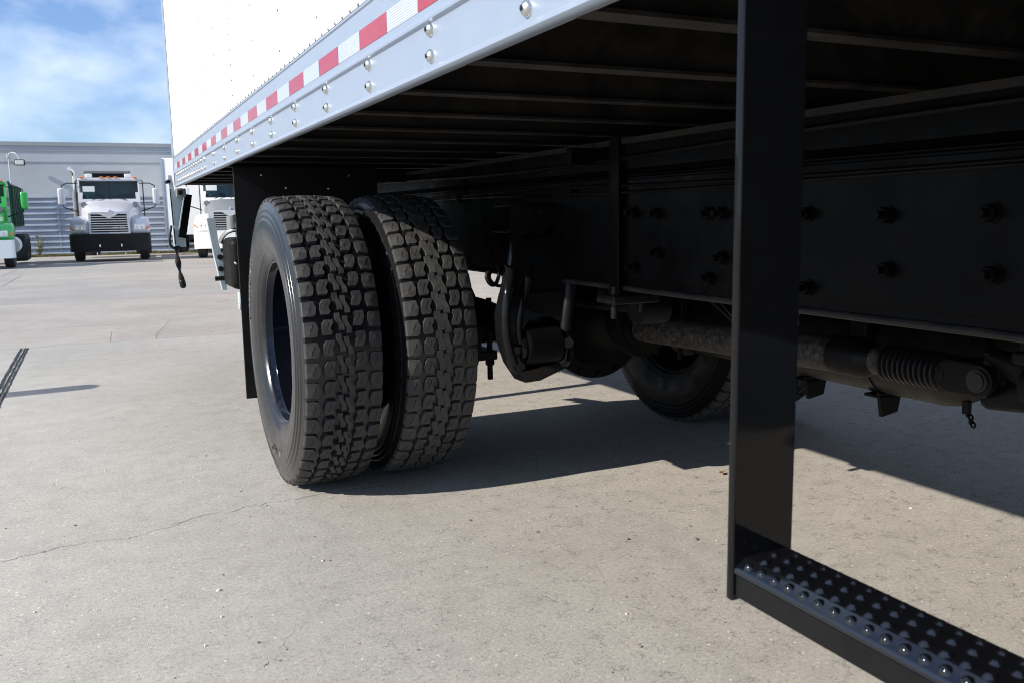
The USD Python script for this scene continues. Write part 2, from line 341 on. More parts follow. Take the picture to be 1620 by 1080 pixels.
# older slabs beyond, one of them with a broken corner
broken = Polygon([(0.06, EY-.02), (0.08, 8.35), (0.30, 9.05), (0.62, 9.2), (0.52, 8.5), (0.42, 7.95), (0.40, EY-.02)])
bro = broken.exterior.intersection(sbox(-2, EY+.02, 4, 11)).buffer(0.0016)
lat = crack_poly(jitter_line([(-0.9, 8.95), (-0.3, 9.05), (0.35, 9.1), (0.9, 9.3), (1.2, 9.35)], 0.05, 60, 8), 0.012, 0.006, 9)
lat2 = crack_poly(jitter_line([(-3, 8.15), (-0.9, 8.35), (-0.55, 8.4)], 0.05, 40, 18), 0.012, 0.006, 9)
slab(-1.9, 4.4, EY, 12.6, M['conc_old'], [bro, lat], gap=0.012)
slab(-8.4, -1.9, EY, 12.6, M['conc_old'], [lat2], gap=0.012)
slab(4.4, 11, EY, 12.6, M['conc_old'], gap=0.012)
ys = [12.6, 17.4, 22.2, 27.0, 31.8, 36.6, 42.0]
for i in range(len(ys)-1):
    for j in range(-5, 6):
        slab(-1.9+6.3*j + 0.4*(i % 2), -1.9+6.3*(j+1) + 0.4*(i % 2), ys[i], ys[i+1], M[('conc_far', 'conc_old')[(i+j) % 2]], gap=0.016)
for (x0, x1, y0, y1) in ((-150, -12, -5, EY), (10, 150, -5, EY), (-150, -8.4, EY, 12.6), (11, 150, EY, 12.6), (-150, -33.0, 12.6, 42), (37.4, 150, 12.6, 42), (-150, 150, -60, -5), (-150, 150, 42, 200)):
    slab(x0, x1, y0, y1, M['conc_far'], gap=0.01)

# ---------------------------------------------------------------- warehouse wall
WY, WROT = 42.3, math.radians(-3.0)
M['wallpaint'] = paint('wall_paint', (0.40, 0.43, 0.46), 0.7, var=0.09, scale=0.9, bump=0.1, bscale=12)
M['walltrim'] = paint('wall_trim', (0.33, 0.365, 0.41), 0.6, var=0.1, scale=1.2)
M['siding'] = paint('siding_metal', (0.27, 0.31, 0.375), 0.42, metal=0.25, var=0.22, scale=0.8)
M['cap'] = paint('cap_metal', (0.27, 0.29, 0.31), 0.5, var=0.1, scale=2)
wh = thing('warehouse', 'long pale blue-grey warehouse with horizontal metal siding along its foot', 'building', (0, WY, gz(WY)), WROT)
part('wall', bx(-40, 60, 0.0, 18, 0, 4.62), M['wallpaint'], wh)
part('parapet_band', bx(-40, 60, -0.05, 0.0, 4.62-0.16, 4.66), M['walltrim'], wh)
part('parapet_cap', bx(-40.1, 60.1, -0.09, 18.1, 4.66, 4.82), M['cap'], wh)
part('seam_strip', bx(-40, 60, -0.022, 0.0, 3.98, 4.02), M['walltrim'], wh)
part('parapet_wall', bx(-40, 60, -0.02, -0.001, 4.02, 4.46), M['wallpaint'], wh)
for k in range(10):                                                   # lapped siding boards, each bowed
    z0 = 0.06 + k*0.242; prof = [(0, z0+.03), (-0.05, z0+0.028), (-0.085, z0+0.035), (-0.092, z0+0.05), (-0.075, z0+0.10), (-0.030, z0+0.16), (-0.012, z0+0.20), (-0.006, z0+0.2715), (0, z0+0.2715)]
    part('siding_board', prism([(a, b) for a, b in prof], 'x', -40, 60), M['siding'], wh, smooth=40)
for x in (-7.0, -1.3, 3.0, 9.4): part('siding_joint', bx(x, x+0.05, -0.07, -0.062, 0.06, 2.40), M['walltrim'], wh)
part('siding_cap', bx(-40, 60, -0.08, 0.0, 2.484, 2.545), M['walltrim'], wh)
for x in (-9.0, 5.4): part('wall_joint', bx(x, x+0.03, -0.012, 0.0, 2.55, 3.98), M['walltrim'], wh)
part('foundation', bx(-40, 60, -0.09, 0, -0.3, 0.055), M['conc_far'], wh, smooth=False)
part('vent_frame', [bx(3.25, 4.15, -0.03, 0, 3.75, 3.80), bx(3.25, 4.15, -0.03, 0, 3.1, 3.15), bx(3.25, 3.30, -0.03, 0, 3.15, 3.75), bx(4.10, 4.15, -0.03, 0, 3.15, 3.75)], M['walltrim'], wh)

# ---------------------------------------------------------------- floodlight on the wall
fl = thing('floodlight', 'rectangular floodlight on a bent conduit high on the warehouse wall', 'lamp', (-2.55, WY-0.1, gz(WY)+3.95), WROT)
M['lens'] = paint('lamp_lens', (0.62, 0.62, 0.60), 0.2, var=0.1, scale=20)
part('housing', rbx(-0.14, 0.24, -0.42, -0.20, -0.14, 0.10, 0.03), M['blacksatin'], fl)
part('lens', rbx(-0.11, 0.21, -0.428, -0.40, -0.11, 0.07, 0.01), M['lens'], fl)
part('conduit', [tube([(-0.37, -0.08, -1.9), (-0.37, -0.08, 0.20), (-0.35, -0.09, 0.33), (-0.24, -0.14, 0.40), (-0.08, -0.24, 0.36), (0.02, -0.28, 0.22), (0.04, -0.29, 0.08)], 0.025, 10)], M['wallpaint'], fl)
part('junction_box', rbx(-0.43, -0.31, -0.14, 0.04, 0.15, 0.33, 0.02), M['wallpaint'], fl)

# ---------------------------------------------------------------- heavy trucks in the yard
M['amber'] = paint('amber_lens', (0.62, 0.16, 0.02), 0.2, var=0.1, coat=0.5)
M['lampglass'] = paint('headlamp_lens', (0.72, 0.72, 0.70), 0.12, var=0.1, coat=0.5, scale=20)
M['glass'] = usdkit.material(stage, '/World/Looks/windscreen', {'f': ('fresnel', {'IOR': 1.5}), 't': ('transparent_bsdf', {'color': (0.55, 0.66, 0.66)}), 'g': ('glossy_bsdf', {'roughness': 0.03}), 'm': ('mix_closure', {})},
    [('f.fac', 'm.fac'), ('t.BSDF', 'm.closure1'), ('g.BSDF', 'm.closure2')], surface='m.closure')
M['cabin'] = paint('cabin_dark', (0.02, 0.022, 0.024), 0.8)
M['papers'] = paint('paper', (0.7, 0.72, 0.7), 0.7)
M['silver'] = paint('silver_paint', (0.47, 0.475, 0.515), 0.34, metal=0.0, coat=0.3, var=0.03, scale=0.4, rvar=0.02)
M['whitepaint'] = paint('white_truck_paint', (0.76, 0.76, 0.75), 0.3, coat=0.3, var=0.03, scale=0.4, rvar=0.02)
M['green'] = paint('green_truck_paint', (0.015, 0.33, 0.05), 0.28, coat=0.7, var=0.05, scale=1.0)
M['darkgreen'] = paint('dark_green_paint', (0.008, 0.06, 0.03), 0.35, coat=0.4, var=0.1, scale=1.0)
M['grey'] = paint('grey_steel', (0.16, 0.17, 0.18), 0.5, var=0.12)

def simple_wheel(parent, x, y, R=0.5, w=0.29, rim_mat=None, side=-1):
    h_ = holder('wheel', parent)
    a = w/2; prof = [(-a*.75, .30), (-a, .36), (-a, .44), (-a*.86, .485), (-a*.8, .5), (-a*.3, .505), (a*.3, .505), (a*.8, .5), (a*.86, .485), (a, .44), (a, .36), (a*.75, .30)]
    part('tyre', revolve([(p, q*R/.505) for p, q in prof], 'x', 40, (x, y, R)), M['tread'], h_)
    s = side; part('rim', revolve([(s*a*.7, .30), (s*a*.78, .31), (s*a*.4, .27), (s*a*.2, .2), (s*a*.9, .12), (s*a*.9, .005), (-s*a*.5, .005), (-s*a*.5, .3)], 'x', 32, (x, y, R)), rim_mat or M['whitepaint'], h_)

def heavy_truck(name, label, loc, body, bumper, fender, lettering=None, rack=True, rack_mat=None, dump=None, mirror=None, rz=0.0, stack=True, size=1.0, hood_mat=None):
    t = thing(name, label, 'truck', loc, rz)
    if size != 1.0: UsdGeom.Xformable(t).AddScaleOp().Set(Gf.Vec3f(size))
    mirror = mirror or body
    # bumper, swept back at its corners
    plan = [(-1.22, .50), (-1.215, .30), (-1.15, .16), (-.95, .08), (-.5, .02), (0, 0), (.5, .02), (.95, .08), (1.15, .16), (1.215, .30), (1.22, .50)]
    plan2 = [(x*.93, y+.10) for x, y in plan[::-1]]
    part('bumper', [prism(Polygon(plan+plan2), 'z', .33, .90), bx(-.30, .30, -.012, .03, .44, .60)], bumper, t, smooth=25)
    for s in (-1, 1):
        part('fog_light', revolve([(-.03, .005), (-.03, .05), (0, .055), (0.05, .05)], 'y', 16, (s*.30, .02, .52)), M['chrome'], t)
    for s in (-1, 1): part('tow_hook', tube([(s*.42, .06, .36), (s*.42, -.05, .30), (s*.42, -.06, .24), (s*.42, .05, .23)], .022, 8), M['chrome'], t)
    # hood: sections from grille to cowl
    secs = []
    for (y, w, zt, zs) in ((.14, .62, 1.58, 1.30), (.40, .66, 1.68, 1.40), (.95, .74, 1.80, 1.52), (1.5, .82, 1.92, 1.62), (1.95, .90, 2.00, 1.70)):
        secs.append([(-w, y, .86), (-w, y, zs), (-w*.93, y, zs+.6*(zt-zs)), (-w*.75, y, zt-.03), (-w*.35, y, zt), (0, y, zt+.015), (w*.35, y, zt), (w*.75, y, zt-.03), (w*.93, y, zs+.6*(zt-zs)), (w, y, zs), (w, y, .86)])
    V = np.array(secs).reshape(-1, 3); k = 11; F = []
    for i in range(len(secs)-1):
        for j in range(k): F += [[i*k+j, i*k+(j+1) % k, (i+1)*k+(j+1) % k], [i*k+j, (i+1)*k+(j+1) % k, (i+1)*k+j]]
    for i, o in ((0, 1), (len(secs)-1, -1)):
        for j in range(1, k-1): F.append([i*k, i*k+j, i*k+j+1][::o])
    hm = trimesh.Trimesh(V, F, process=False); trimesh.repair.fix_normals(hm)
    hood = part('hood', hm, hood_mat or body, t, smooth=35)
    part('hood_ornament', hull([((0, .16, 1.62), .025), ((0, .28, 1.66), .03), ((0, .18, 1.70), .022)], 8), M['chrome'], hood)
    # grille
    gr = part('grille', [bx(-.55, .55, .11, .15, .93, 1.53)], M['cabin'], t, smooth=False)
    fr = Polygon([(-.62, .89), (.62, .89), (.60, 1.56), (.5, 1.60), (-.5, 1.60), (-.60, 1.56)]).difference(Polygon([(-.55, .945), (.55, .945), (.53, 1.53), (.22, 1.53), (0, 1.42), (-.22, 1.53), (-.53, 1.53)]))
    part('grille_surround', prism(fr, 'y', .06, .13), M['silver'] if body is not M['green'] else M['chrome'], gr)
    part('chevron', prism(LineString([(-.26, 1.545), (0, 1.40), (.26, 1.545)]).buffer(.018), 'y', .045, .065), M['chrome'], gr)
    for i in range(7):
        z = .985 + i*.076; part('grille_bar', rbx(-.545, .545, .075, .115, z, z+.032, .01, 6), M['chrome'], gr)
    if lettering:
        q = meshkit.text_mesh(lettering, .062, .012, bold=True); q.apply_scale([1.5, 1, 1]); q.apply_transform(trimesh.transformations.rotation_matrix(PI/2, [1, 0, 0]))
        q.apply_translation([.09, .058, 1.058]); part('lettering', q, M['chrome'], gr, smooth=False)
    # fenders with wheel arches, lamps
    for s in (-1, 1):
        f = m3.Manifold.batch_hull([m3.Manifold.sphere(r, 20).translate((s*x, y, z)) for x, y, z, r in ((.70, .24, .98, .09), (1.09, .58, .98, .12), (.76, .32, 1.26, .13), (1.03, .70, 1.26, .16), (.80, 1.2, 1.36, .14), (1.04, 1.2, 1.30, .16), (.80, 1.85, 1.12, .1), (1.08, 1.85, 1.08, .1))])
        f = f - m3.Manifold.cylinder(2.0, .58, .58, 40).rotate((0, 90, 0)).translate((-1 if s < 0 else -1, 1.15, .52)) if False else f - tm_cyl(1.15, .52, .60)
        fe = part('fender', tm(f), fender, t, smooth=40)
        part('headlight', hull([((s*xq, yq, zq), .035) for xq, yq in ((.74, .165), (1.02, .385)) for zq in (1.03, 1.16)] + [((s*.8, .4, 1.1), .05)], 12), M['lampglass'], fe)
        for q, yq in ((.80, .170), (.94, .275)): part('bulb', revolve([(0, .005), (0, .05), (.03, .06), (.03, .005)], 'y', 14, (s*q, yq, 1.095)), M['chrome'], fe)
        part('turn_signal', hull([((s*1.08, .46, 1.04), .05), ((s*1.15, .58, 1.10), .06)], 10), M['amber'], fe)
        part('air_intake', revolve([(0, .005), (0, .085), (.12, .10), (.12, .005)], 'y', 20, (s*.80, 1.55, 1.86)), M['grey'], t)
    # cab
    cabp = Polygon([(1.95, .95), (1.95, 1.95), (2.28, 2.60), (2.40, 2.72), (2.55, 2.76), (3.35, 2.76), (3.42, 2.70), (3.45, .95)])
    wind = Polygon([(-.84, 2.06), (.84, 2.06), (.80, 2.58), (.60, 2.62), (-.60, 2.62), (-.80, 2.58)])
    cabm = trimesh_to_manifold(prism(cabp, 'x', -.97, .97))
    cut = trimesh_to_manifold(prism(wind, 'y', 1.5, 2.62)); inner = m3.Manifold.cube((1.84, 1.2, 1.5), True).translate((0, 2.72, 1.94))
    side = m3.Manifold.cube((3, .72, .55), True).translate((0, 2.78, 2.25))
    cab = part('cab', tm(cabm - cut - inner - side), body, t, smooth=25)
    part('roof_edge', hull([((-.92, 2.34, 2.72), .05), ((.92, 2.34, 2.72), .05), ((-.9, 3.3, 2.78), .06), ((.9, 3.3, 2.78), .06)], 10), body, cab)
    ws = prism(wind.buffer(.01), 'y', 0, .01); v = ws.vertices.copy(); v[:, 1] += 1.955 + (v[:, 2]-1.95)*(.33/.65) + .02; ws.vertices = v
    part('windscreen', ws, M['glass'], cab, smooth=False)
    part('centre_pillar', beam((0, 1.99, 2.06), (0, 2.28, 2.62), .025, .02, (0, -1, 0)), M['plastic'], cab)
    for s in (-1, 1): part('side_window', bx(s*.965-.004, s*.965+.004, 2.42, 3.14, 1.975, 2.525), M['glass'], cab)
    part('dashboard', bx(-.9, .9, 2.05, 2.4, 1.75, 2.02), M['cabin'], cab); part('seat_back', [rbx(-.75, -.2, 2.9, 3.05, 1.4, 2.25, .06), rbx(.2, .75, 2.9, 3.05, 1.4, 2.25, .06)], M['grey'], cab)
    part('papers', [bx(-.82, -.45, 2.16, 2.165, 2.2, 2.5)], M['papers'], cab, smooth=False)
    for s in (-1, 1): part('wiper', tube([(s*.55, 1.93, 2.02), (s*.15, 2.02, 2.16)], .012, 6), M['plastic'], cab)
    for q in (-.84, -.22, 0, .22, .84): part('marker_light', hull([((q-.04, 2.30, 2.80), .03), ((q+.04, 2.30, 2.80), .03)], 8), M['amber'], cab)
    for q in (-.62, .62): part('roof_lamp', rbx(q-.11, q+.11, 2.40, 2.60, 2.80, 2.93, .02), M['whitepaint'], cab)
    for s in (-1, 1):
        mr = part('mirror', rbx(s*1.49-.11, s*1.49+.11, 2.10, 2.26, 1.86, 2.44, .06), mirror, t, smooth=50)
        part('mirror_arm', [tube([(s*.96, 2.2, 2.60), (s*1.30, 2.18, 2.60), (s*1.46, 2.18, 2.52), (s*1.47, 2.18, 2.40)], .018, 8), tube([(s*.96, 2.2, 1.62), (s*1.30, 2.18, 1.74), (s*1.44, 2.18, 1.80), (s*1.46, 2.18, 1.9)], .018, 8)], M['plastic'], mr)
        part('grab_rail', tube([(s*1.03, 3.0, 1.1), (s*1.08, 3.0, 1.2), (s*1.08, 3.0, 2.7), (s*1.0, 3.0, 2.75)], .018, 8), M['plastic'], t)
    if stack:
        st = part('exhaust_stack', tube([(-1.15, 3.62, 1.1), (-1.15, 3.62, 2.9), (-1.16, 3.60, 3.0), (-1.20, 3.55, 3.1), (-1.28, 3.47, 3.16)], .075, 16), M['chrome'], t)
        part('heat_shield', tube([(-1.15, 3.6, 1.2), (-1.15, 3.6, 2.35)], .105, 16), M['grey'], st)
    if rack:
        rk = part('cab_guard', [rbx(-.80, .66, 3.7, 3.78, 2.3, 3.06, .01)], rack_mat or M['blacksatin'], t)
        part('cab_guard_rail', rbx(-.84, .70, 3.62, 3.84, 3.0, 3.10, .02), M['grey'], rk)
    if dump is not None:
        d = part('dump_body', prism([(-.96, 1.25), (.96, 1.25), (1.0, 2.8), (.94, 2.8), (.90, 1.31), (-.90, 1.31), (-.94, 2.8), (-1.0, 2.8)], 'y', 4.1, 8.6), dump, t)
        part('front_panel', bx(-.98, .98, 4.02, 4.10, 1.25, 2.86), dump, d)
        for q in np.linspace(4.4, 8.4, 6): part('side_rib', bx(.98, 1.05, q, q+.08, 1.3, 2.75), dump, d)
    part('chassis_frame', [bx(-.43, -.35, .5, 8.2, .65, .95), bx(.35, .43, .5, 8.2, .65, .95), bx(-.9, .9, 1.1, 1.22, .42, .52), bx(-.5, .5, .3, .36, .4, .85), bx(-.44, .44, 1.3, 2.2, .5, 1.5)], M['blacksatin'], t)
    for s in (-1, 1): part('fuel_tank', cyl((s*.93, 2.4, .68), (s*.93, 3.6, .68), .29, 28), M['chrome'] if body is not M['green'] else M['whitepaint'], t)
    for s in (-1, 1): part('cab_step', [rbx(s*.93-.2, s*.93+.2, 2.0, 2.3, .42, .5, .02), rbx(s*.9-.16, s*.9+.16, 2.0, 2.3, .75, .83, .02)], M['grey'], t)
    for s in (-1, 1):
        simple_wheel(t, s*1.0, 1.15, .5, .30, M['whitepaint'] if body is not M['silver'] else M['grey'], s)
        for yy in (6.2, 7.5): simple_wheel(t, s*.95, yy, .5, .56, M['grey'], s)
    return t

def trimesh_to_manifold(m):
    m = m.copy(); m.merge_vertices()
    return m3.Manifold(m3.Mesh(np.asarray(m.vertices, np.float32), np.asarray(m.faces, np.uint32)))
def tm_cyl(y, z, r):
    return m3.Manifold.cylinder(4.0, r, r, 48, True).rotate((0, 90, 0)).translate((0, y, z))

heavy_truck('parked_truck', 'silver conventional truck with black bumper parked facing out before the siding', (0.50, 31.3, gz(31.3)), M['silver'], M['plastic'], M['silver'], lettering='MACK', rack=True, rz=math.radians(-3))
heavy_truck('parked_truck', 'bright green dump truck with pale bumper at the left edge of the yard', (-3.02, 27.2, gz(27.2)), M['green'], M['whitepaint'], M['green'], rack=False, dump=M['darkgreen'], mirror=M['green'], stack=False, size=0.87)
heavy_truck('parked_truck', 'white truck glimpsed between the liftgate and the rear wheels', (4.2, 30.6, gz(30.6)), M['whitepaint'], M['whitepaint'], M['whitepaint'], rack=False, mirror=M['whitepaint'], stack=False, rz=math.radians(-9), hood_mat=M['grey'])

# white van body behind the liftgate
vb = thing('van_trailer', 'tall white van trailer standing closed behind the white truck', 'trailer', (2.78, 34.7, gz(36)), math.radians(-16))
part('box_body', rbx(-1.28, 1.28, 5.0, 7.4, .95, 3.85, .03), M['whitepaint'], vb) if False else part('box_body', rbx(-1.28, 1.28, 4.4, 6.5, .75, 3.92, .03), M['whitepaint'], vb)
part('front_corner', [bx(-1.30, -1.22, 4.37, 4.45, .75, 3.9)], M['alu'], vb); part('front_corner', bx(1.22, 1.30, 4.37, 4.45, .75, 3.9), M['alu'], vb)
for s in (-1, 1): part('landing_leg', [bx(s*.84-.06, s*.84+.06, 4.9, 5.05, 0.03, .75), bx(s*.84-.11, s*.84+.11, 4.85, 5.1, 0, .03)], M['blacksatin'], vb)
part('underframe', [bx(-.5, -.4, 4.5, 6.4, .45, .75), bx(.4, .5, 4.5, 6.4, .45, .75), bx(-1.1, 1.1, 5.85, 5.97, .42, .52)], M['blacksatin'], vb)
for s in (-1, 1): simple_wheel(vb, s*.98, 5.9, .42, .5, M['grey'], s)

# unseen trailer, added beyond the box truck to keep skylight from beneath it
nb = thing('added_shade_trailer', 'dark blue van trailer added out of view to deepen the shade under the box truck', 'trailer', (6.55, 0.8, 0))
M['navy'] = paint('navy_paint', (0.012, 0.018, 0.04), 0.4, var=0.1)
part('box_body', rbx(-1.28, 1.28, -5.0, 6.0, 1.05, 4.0, .03), M['navy'], nb)
part('side_rail', rbx(-1.30, -1.281, -5.0, 6.0, 1.0, 1.2, .005), M['blacksatin'], nb)
part('underframe', [bx(-.5, -.4, -4.8, 5.8, .75, 1.05), bx(.4, .5, -4.8, 5.8, .75, 1.05), bx(-1.1, 1.1, -3.9, -3.78, .42, .52)], M['blacksatin'], nb)
for s in (-1, 1):
    part('landing_leg', [bx(s*.84-.06, s*.84+.06, 3.9, 4.05, 0.03, 1.05), bx(s*.84-.11, s*.84+.11, 3.85, 4.1, 0, .03)], M['blacksatin'], nb)
    for yy in (-3.84, -2.6): simple_wheel(nb, s*.98, yy, .5, .5, M['grey'], s)

# weeds at the foot of the siding
M['weed'] = usdkit.material(stage, '/World/Looks/weed', {'g': ('geometry', {}), 'n': ('noise_texture', {'scale': 3.0, 'detail': 3.0}), 'r': ('rgb_ramp', {'ramp': [(0.3, (0.07, 0.09, 0.02)), (0.6, (0.16, 0.15, 0.05)), (0.8, (0.24, 0.20, 0.09))]}),
    'p': ('principled_bsdf', {'roughness': 0.7}), 't': ('translucent_bsdf', {}), 'm': ('mix_closure', {'fac': 0.3})}, [('g.position', 'n.vector'), ('n.fac', 'r.fac'), ('r.color', 'p.base_color'), ('r.color', 't.color'), ('p.BSDF', 'm.closure1'), ('t.BSDF', 'm.closure2')], surface='m.closure')
def blades(n, x0, x1, y0, y1, h0, h1, seed, zf):
    r = np.random.default_rng(seed); V, F = [], []
    for i in range(n):
        x, y = r.uniform(x0, x1), r.uniform(y0, y1); a = r.uniform(0, 2*PI); hh = r.uniform(h0, h1)*(0.4+0.9*meshkit.noise(np.array([x*1.3, y, 3.0]), 5)); w = r.uniform(.006, .018); l = r.normal(0, .45*hh, 2)
        d = np.array([math.cos(a), math.sin(a)])*w; z = zf(x, y); b = len(V)
        V += [(x-d[0], y-d[1], z), (x+d[0], y+d[1], z), (x+l[0]*.4+d[0]*.7, y+l[1]*.4+d[1]*.7, z+hh*.6), (x+l[0]*.4-d[0]*.7, y+l[1]*.4-d[1]*.7, z+hh*.6), (x+l[0], y+l[1], z+hh)]
        F += [[b, b+1, b+2], [b, b+2, b+3], [b+3, b+2, b+4]]
    return trimesh.Trimesh(V, F, process=False)
def wall_y(x): return WY + x*math.tan(WROT)
top('weeds', blades(5200, -8.0, 8.0, -0.42, -0.10, .06, .20, 3, lambda x, y: gz(42)), M['weed'], 'strip of dry yellow-green weeds along the foot of the siding', 'weeds', smooth=False, kind='stuff')
p = stage.GetPrimAtPath('/World/weeds'); xf = UsdGeom.Xformable(p); xf.AddTranslateOp().Set(Gf.Vec3d(0, WY, 0)); xf.AddRotateZOp().Set(math.degrees(WROT))
wd = thing('weed_plant', 'tall spindly weed with yellow tips beside the green truck', 'plant', (-2.05, 40.9, gz(40.9)))
wr = np.random.default_rng(12); ws_, lf = [], []
for i in range(9):
    a = wr.uniform(0, 2*PI); l = wr.uniform(.1, .28); hh = wr.uniform(.45, .95); tip = np.array([math.cos(a)*l, math.sin(a)*l, hh]); ws_.append(tube([(0, 0, 0), tip*[.5, .5, .5], tip], [.010, .008, .004], 5))
    for k in range(16):
        u = wr.uniform(.3, 1.0); c = tip*[u, u, u]; b = wr.normal(0, 1, 3); b /= np.linalg.norm(b); e = np.cross(b, wr.normal(0, 1, 3)); e /= np.linalg.norm(e)
        lf.append(trimesh.Trimesh([c, c+b*.05+e*.02, c+b*.12, c+b*.05-e*.02], [[0, 1, 2], [0, 2, 3]], process=False))
part('stem', ws_, M['weed'], wd); part('leaves', lf, M['weed'], wd, smooth=False)

# ================================================================ the box truck
RAKE = -0.0020
def rake(m, y0=1.8):
    m = tm(m); v = m.vertices.copy(); v[:, 2] += RAKE*(v[:, 1]-y0); m.vertices = v; return m
XR, YR, YF = 0.53, 6.45, -1.6         # rail face, rear and front end of the box
XC = 1.83                              # centre line
XO = 2*XC - XR                         # far side
truck = thing('box_truck', 'white box truck with black underbody and dual rear wheels filling the right side', 'truck', (0, 0, 0))

# body
part('side_panel', rake(bx(XR+.006, XR+.03, YF, YR-.02, 1.30, 4.05)), M['white'], truck, smooth=False)
part('far_side_panel', rake(bx(XO-.03, XO-.006, YF, YR-.02, 1.18, 4.05)), M['white'], truck, smooth=False)
part('front_wall', rake(bx(XR+.03, XO-.03, YF, YF+.03, 1.30, 4.05)), M['white'], truck, smooth=False)
part('rear_door', rake(bx(XR+.03, XO-.03, YR-.08, YR-.04, 1.30, 4.05)), M['white'], truck, smooth=False)
part('roof', rake(bx(XR+.006, XO-.006, YF, YR-.02, 4.052, 4.075)), M['white'], truck, smooth=False)
part('corner_post', rake(prism([(XR+.034, YR-.019), (XR+.034, YR+.012), (XR+.002, YR+.012), (XR-.004, YR+.004), (XR-.004, YR-.05), (XR+.004, YR-.05), (XR+.004, YR-.019)], 'z', 1.386, 4.08)), M['alu'], truck)
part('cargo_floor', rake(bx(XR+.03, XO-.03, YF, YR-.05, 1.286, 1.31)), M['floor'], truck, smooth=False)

rail_prof = [(.575, 1.199), (.552, 1.1915), (.542, 1.188), (.5345, 1.189), (.5300, 1.1935), (.5305, 1.1985), (.5345, 1.203), (.5345, 1.270), (.5325, 1.2735), (.5270, 1.2755), (.5262, 1.280), (.5275, 1.2850), (.5325, 1.2875),
             (.5325, 1.376), (.5290, 1.3785), (.5290, 1.3835), (.5345, 1.3855), (.548, 1.3855), (.548, 1.21), (.575, 1.207)]
part('bottom_rail', rake(prism(rail_prof, 'y', YF, YR)), M['alu'], truck, smooth=40)
part('far_bottom_rail', rake(prism([(2*XC-x, z) for x, z in rail_prof], 'y', YF, YR)), M['alu'], truck, smooth=40)
part('rail_gap_seal', rake(bx(XR+.003, XR+.02, YF, YR-.03, 1.3858, 1.3885)), M['plastic'], truck, smooth=False)
# conspicuity tape: red and white blocks; the white ones are ridged
y = 1.645 - 6*.362; k = 0
rr = np.random.default_rng(5)
while y < YR-.1:
    e = min(y+.186, YR-.02)
    part('red_tape', rake(bx(XR+.0015, XR+.003, y, e, 1.300, 1.3385)), M['red'], truck, smooth=False)
    y1 = min(y+.3605, YR-.02)
    if e+.01 < y1:
        ms = [bx(XR+.0017, XR+.003, e+.0015, y1, 1.300, 1.3385)]
        if y < 4: ms += [bx(XR+.0012, XR+.0017, e+.003, y1-.002, z, z+.0022) for z in np.arange(1.3025, 1.336, .0046)]
        part('white_tape', rake(cat(ms)), M['whitetape'], truck, smooth=False)
    y += .362
# rail bolts in pairs
ysb = [1.778 + .3605*i for i in range(-3, 9)] + [4.80 + .118*i for i in range(13)]
for yb in ysb:
    big = .0118
    for z in (1.262, 1.2195):
        b = part('rail_bolt', rake(dome((XR+.0045, yb, z), big, .0095, (-1, 0, 0), 16)), M['alu_bolt'], truck, smooth=50)
        if yb < 2.6: part('bolt_socket', rake(revolve([(0, .0005), (0, .0042), (.0012, .0042), (.0012, .0005)], 'x', 6, (XR-.006, yb, z))), M['plastic'], b)
# panel rivets
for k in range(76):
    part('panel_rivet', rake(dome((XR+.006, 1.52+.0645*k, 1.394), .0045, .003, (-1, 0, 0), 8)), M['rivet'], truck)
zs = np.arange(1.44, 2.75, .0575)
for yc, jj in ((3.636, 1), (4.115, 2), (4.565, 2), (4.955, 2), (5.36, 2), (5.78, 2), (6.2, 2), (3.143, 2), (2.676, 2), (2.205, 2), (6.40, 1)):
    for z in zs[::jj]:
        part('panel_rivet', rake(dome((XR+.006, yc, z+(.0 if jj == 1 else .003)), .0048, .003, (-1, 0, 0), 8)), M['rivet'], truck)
# cab ahead of the box
part('cab', [rbx(XC-1.05, XC+1.05, -3.6, YF-.15, .95, 2.75, .12, 12), rbx(XC-.85, XC+.85, -4.9, -3.5, .75, 1.75, .15, 12), rbx(XC-1.18, XC+1.18, -5.05, -4.75, .4, .75, .05)], M['whitepaint'], truck, smooth=50)
for s_ in (-1, 1): part('front_fender', tm(hull([((XC+s_*1.0, -4.75, .85), .14), ((XC+s_*1.0, -3.5, .9), .14), ((XC+s_*1.0, -4.4, 1.2), .14), ((XC+s_*1.0, -3.7, 1.2), .14)], 14) - tm_cyl(-4.1, .52, .58)), M['whitepaint'], truck, smooth=45)
for s_ in (-1, 1): simple_wheel(truck, XC+s_*1.02, -4.1, .5, .29, M['black'], s_)
# crossmembers
y = .95 - 5*.36
while y < YR-.2:
    part('crossmember', rake(cat([bx(.556, XO-.026, y, y+.044, 1.197, 1.203), bx(.556, XO-.026, y+.019, y+.025, 1.203, 1.279), bx(.556, XO-.026, y, y+.044, 1.279, 1.285)])), M['cross'], truck, smooth=False)
    y += .36
